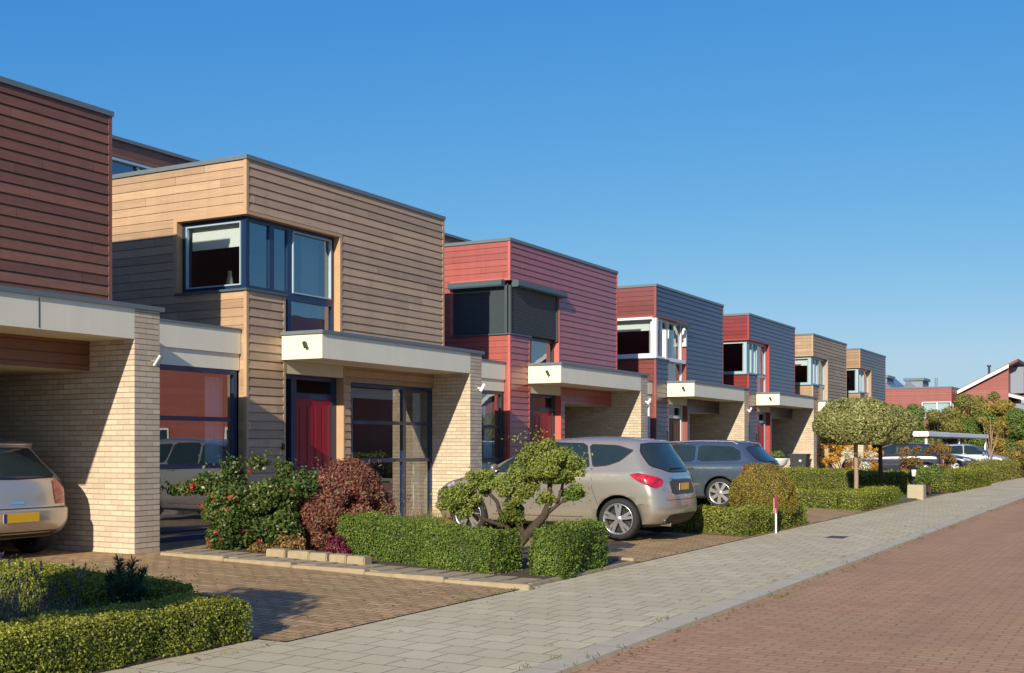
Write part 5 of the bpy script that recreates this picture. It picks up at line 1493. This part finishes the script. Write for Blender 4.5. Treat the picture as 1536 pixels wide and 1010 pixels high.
mb = MB(); mb.box(xr2+.012, -9.4, Y_+1.2, Y_+6, 5.4, 7.4); mb.build('upper_wing', M['far_grey'], hB)
mb = MB(); mb.prism([(-10.2, 6.2), (-4., 5.6), (-4., 5.0), (-10.2, 5.2)], 'y', Y_+14, Y_+22); mb.box(-9.8, -4.4, Y_+14.3, Y_+21.7, ZG, 5.2)
tag(mb.build('brown_roofed_house', M['rooftile'], origin=(-7, Y_+18, ZG)), 'brown roofed house far behind the sloping roof at the right edge', 'house')

hC = empty('far_row_house', (-26., 118, ZG), 'grey roofed row house with small box dormers peeping over the flat red house', 'house')
mb = MB(); mb.box(-36., -18.6, 116., 126., ZG, 4.9); mb.build('wall', M['stone'], hC)
mb = MB()
mb.prism([(-31., 4.9), (-27.6, 9.6), (-22.6, 4.9)], 'y', 116., 126.); mb.prism([(-26.6, 4.9), (-24.4, 8.3), (-20.6, 4.9)], 'y', 116.2, 126.); mb.prism([(-23.0, 4.9), (-21.4, 7.6), (-18.2, 4.9)], 'y', 116.1, 126.)
rf = mb.build('roof', M['solar'], hC)
for (x, zt) in ((-24.2, 8.25), (-20.9, 7.9)):
    mb = MB(); mb.box(x-.75, x+.85, 116.3, 119.5, 5.2, zt-.35); mb.box(x-.9, x+1.0, 116.15, 119.6, zt-.35, zt-.1, 1); mb.build('dormer', [M['far_grey'], M['cap']], rf)
mb = MB(); mb.tube([(-19.3, 119.2, 5.5), (-19.3, 119.2, 7.9)], .13, 8); mb.build('chimney_flue', M['far_grey'], rf)

# ------------------------------------------------------------------ across the road (seen in the window glass)
for i, (y, lab) in enumerate(((33., 'red timber house across the road mirrored in the tall navy window'), (67., 'red timber house across the road farthest along'))):
    ho = empty('opposite_house', (13., y, 0), lab, 'house', 'red houses across the road')
    mb = MB()
    clad(mb, Face('x', 0), 0, 0, 0, 0, [])
    x0, x1 = 7.6, 17.6
    y = y+5; mb.box(x0, x1, y, y+9, 0, 4.4); mb.prism([(x0, 4.4), (x1, 4.4), (x0+5, 7.4)], 'y', y, y+9)
    mb.build('wall', M['far_red'], ho)
    mb = MB()
    xm = x0+5
    mb.prism([(x0-.5, 4.2), (xm, 7.5), (xm, 7.75), (x0-.5, 4.45)], 'y', y-.4, y+9.4); mb.prism([(x1+.5, 4.2), (xm, 7.5), (xm, 7.75), (x1+.5, 4.45)], 'y', y-.4, y+9.4)
    mb.build('roof', M['rooftile'], ho)
    mb = MB()
    mb.prism([(x0-.5, 4.1), (xm, 7.4), (xm, 7.72), (x0-.5, 4.42)], 'y', y-.5, y-.4); mb.prism([(x1+.5, 4.1), (xm, 7.4), (xm, 7.72), (x1+.5, 4.42)], 'y', y-.5, y-.4)
    mb.build('barge_board', M['trimwhite'], ho)
    for (a, z) in ((.8, .9), (6.3, .9)):
        mb = MB(); mb.box(x0+a, x0+a+2.2, y-.06, y, z, z+1.3); w_ = mb.build('window', M['frame_white'], ho)
        mb = MB(); mb.box(x0+a+.1, x0+a+2.1, y-.07, y-.061, z+.1, z+1.2); mb.build('pane', M['carglass'], w_)
for i, (y0, y1) in enumerate(((14., 27.), (30., 43.), (46., 60.))):
    b = crown('opposite_hedge', [((6.4, y, .5), (.7, 1.2, .7)) for y in np.arange(y0, y1, 1.6)], 130, .12, [M['hedge']], None, (6.4, (y0+y1)/2, 0), .15, .85)
    tag(b, ['garden hedge across the road nearest the camera', 'garden hedge across the road between the other two', 'garden hedge across the road farthest along'][i], 'hedge', 'hedges across the road')
b = empty('street_lamp', (5.0, 33.5, .03), 'grey street lamp across the road', 'street lamp')
mb = MB(); mb.tube([(5., 33.5, .03), (5., 33.5, 4.2)], [.06, .035], 10); mb.build('post', M['lampmetal'], b)
mb = MB(); mb.lathe([(0, 4.2), (.1, 4.2), (.28, 4.45), (.3, 4.5), (0, 4.6)], (5., 33.5, 0), 16); mb.build('lamp_head', M['frame_grey'], b)

# ------------------------------------------------------------------ light, sky, camera
EL, AZ = R(22.4), R(11.3)
d = Vector((-math.sin(AZ)*math.cos(EL), math.cos(AZ)*math.cos(EL), -math.sin(EL)))
sl = bpy.data.lights.new('sun', 'SUN'); sl.energy = 5.; sl.angle = R(.53); sl.color = (1., .91, .75)
so = bpy.data.objects.new('sun', sl); col.objects.link(so)
so.rotation_euler = d.to_track_quat('-Z', 'Y').to_euler(); so.location = (3, -15, 12)
w = bpy.data.worlds.new('World'); scene.world = w; w.use_nodes = True
nt = w.node_tree; nt.nodes.clear()
sky = nt.nodes.new('ShaderNodeTexSky'); sky.sky_type = 'NISHITA'; sky.sun_disc = False
sky.sun_elevation = EL; sky.sun_rotation = math.pi-AZ; sky.altitude = 0; sky.air_density = 1.; sky.dust_density = .5; sky.ozone_density = 3.
bg = nt.nodes.new('ShaderNodeBackground'); bg.inputs[1].default_value = .10
ow = nt.nodes.new('ShaderNodeOutputWorld')
mn = nt.nodes.new('ShaderNodeVectorMath'); mn.operation = 'MINIMUM'; mn.inputs[1].default_value = (5.8, 8., 8.5)
sp = nt.nodes.new('ShaderNodeSeparateXYZ'); cb = nt.nodes.new('ShaderNodeCombineXYZ')
nt.links.new(sky.outputs[0], mn.inputs[0]); nt.links.new(mn.outputs[0], sp.inputs[0])
for i, (pw, kk) in enumerate(((1.463, .286), (.789, 1.063), (.331, 3.39))):      # a deep clear autumn sky
    a = nt.nodes.new('ShaderNodeMath'); a.operation = 'POWER'; a.inputs[1].default_value = pw
    b = nt.nodes.new('ShaderNodeMath'); b.operation = 'MULTIPLY'; b.inputs[1].default_value = kk
    c = nt.nodes.new('ShaderNodeMath'); c.operation = 'MAXIMUM'; c.inputs[1].default_value = .5
    nt.links.new(sp.outputs[i], a.inputs[0]); nt.links.new(a.outputs[0], b.inputs[0]); nt.links.new(b.outputs[0], c.inputs[0]); nt.links.new(c.outputs[0], cb.inputs[i])
nt.links.new(cb.outputs[0], bg.inputs[0]); nt.links.new(bg.outputs[0], ow.inputs[0])

cam = bpy.data.cameras.new('camera'); cam.sensor_width = 36.; cam.sensor_fit = 'HORIZONTAL'
cam.lens = 36.*1770./1536.; cam.shift_y = 162./1536.; cam.clip_start = .05; cam.clip_end = 3000.
co = bpy.data.objects.new('camera', cam); col.objects.link(co)
co.location = (0, 0, 1.5); co.rotation_euler = (R(90), 0, R(28.972))
scene.camera = co
scene.view_settings.view_transform = 'Standard'; scene.view_settings.look = 'None'
scene.view_settings.exposure = .25; scene.view_settings.gamma = 1.
scene.cycles.max_bounces = 8; scene.cycles.transparent_max_bounces = 12
scene.cycles.use_denoising = True
scene.cycles.sample_clamp_indirect = 6.
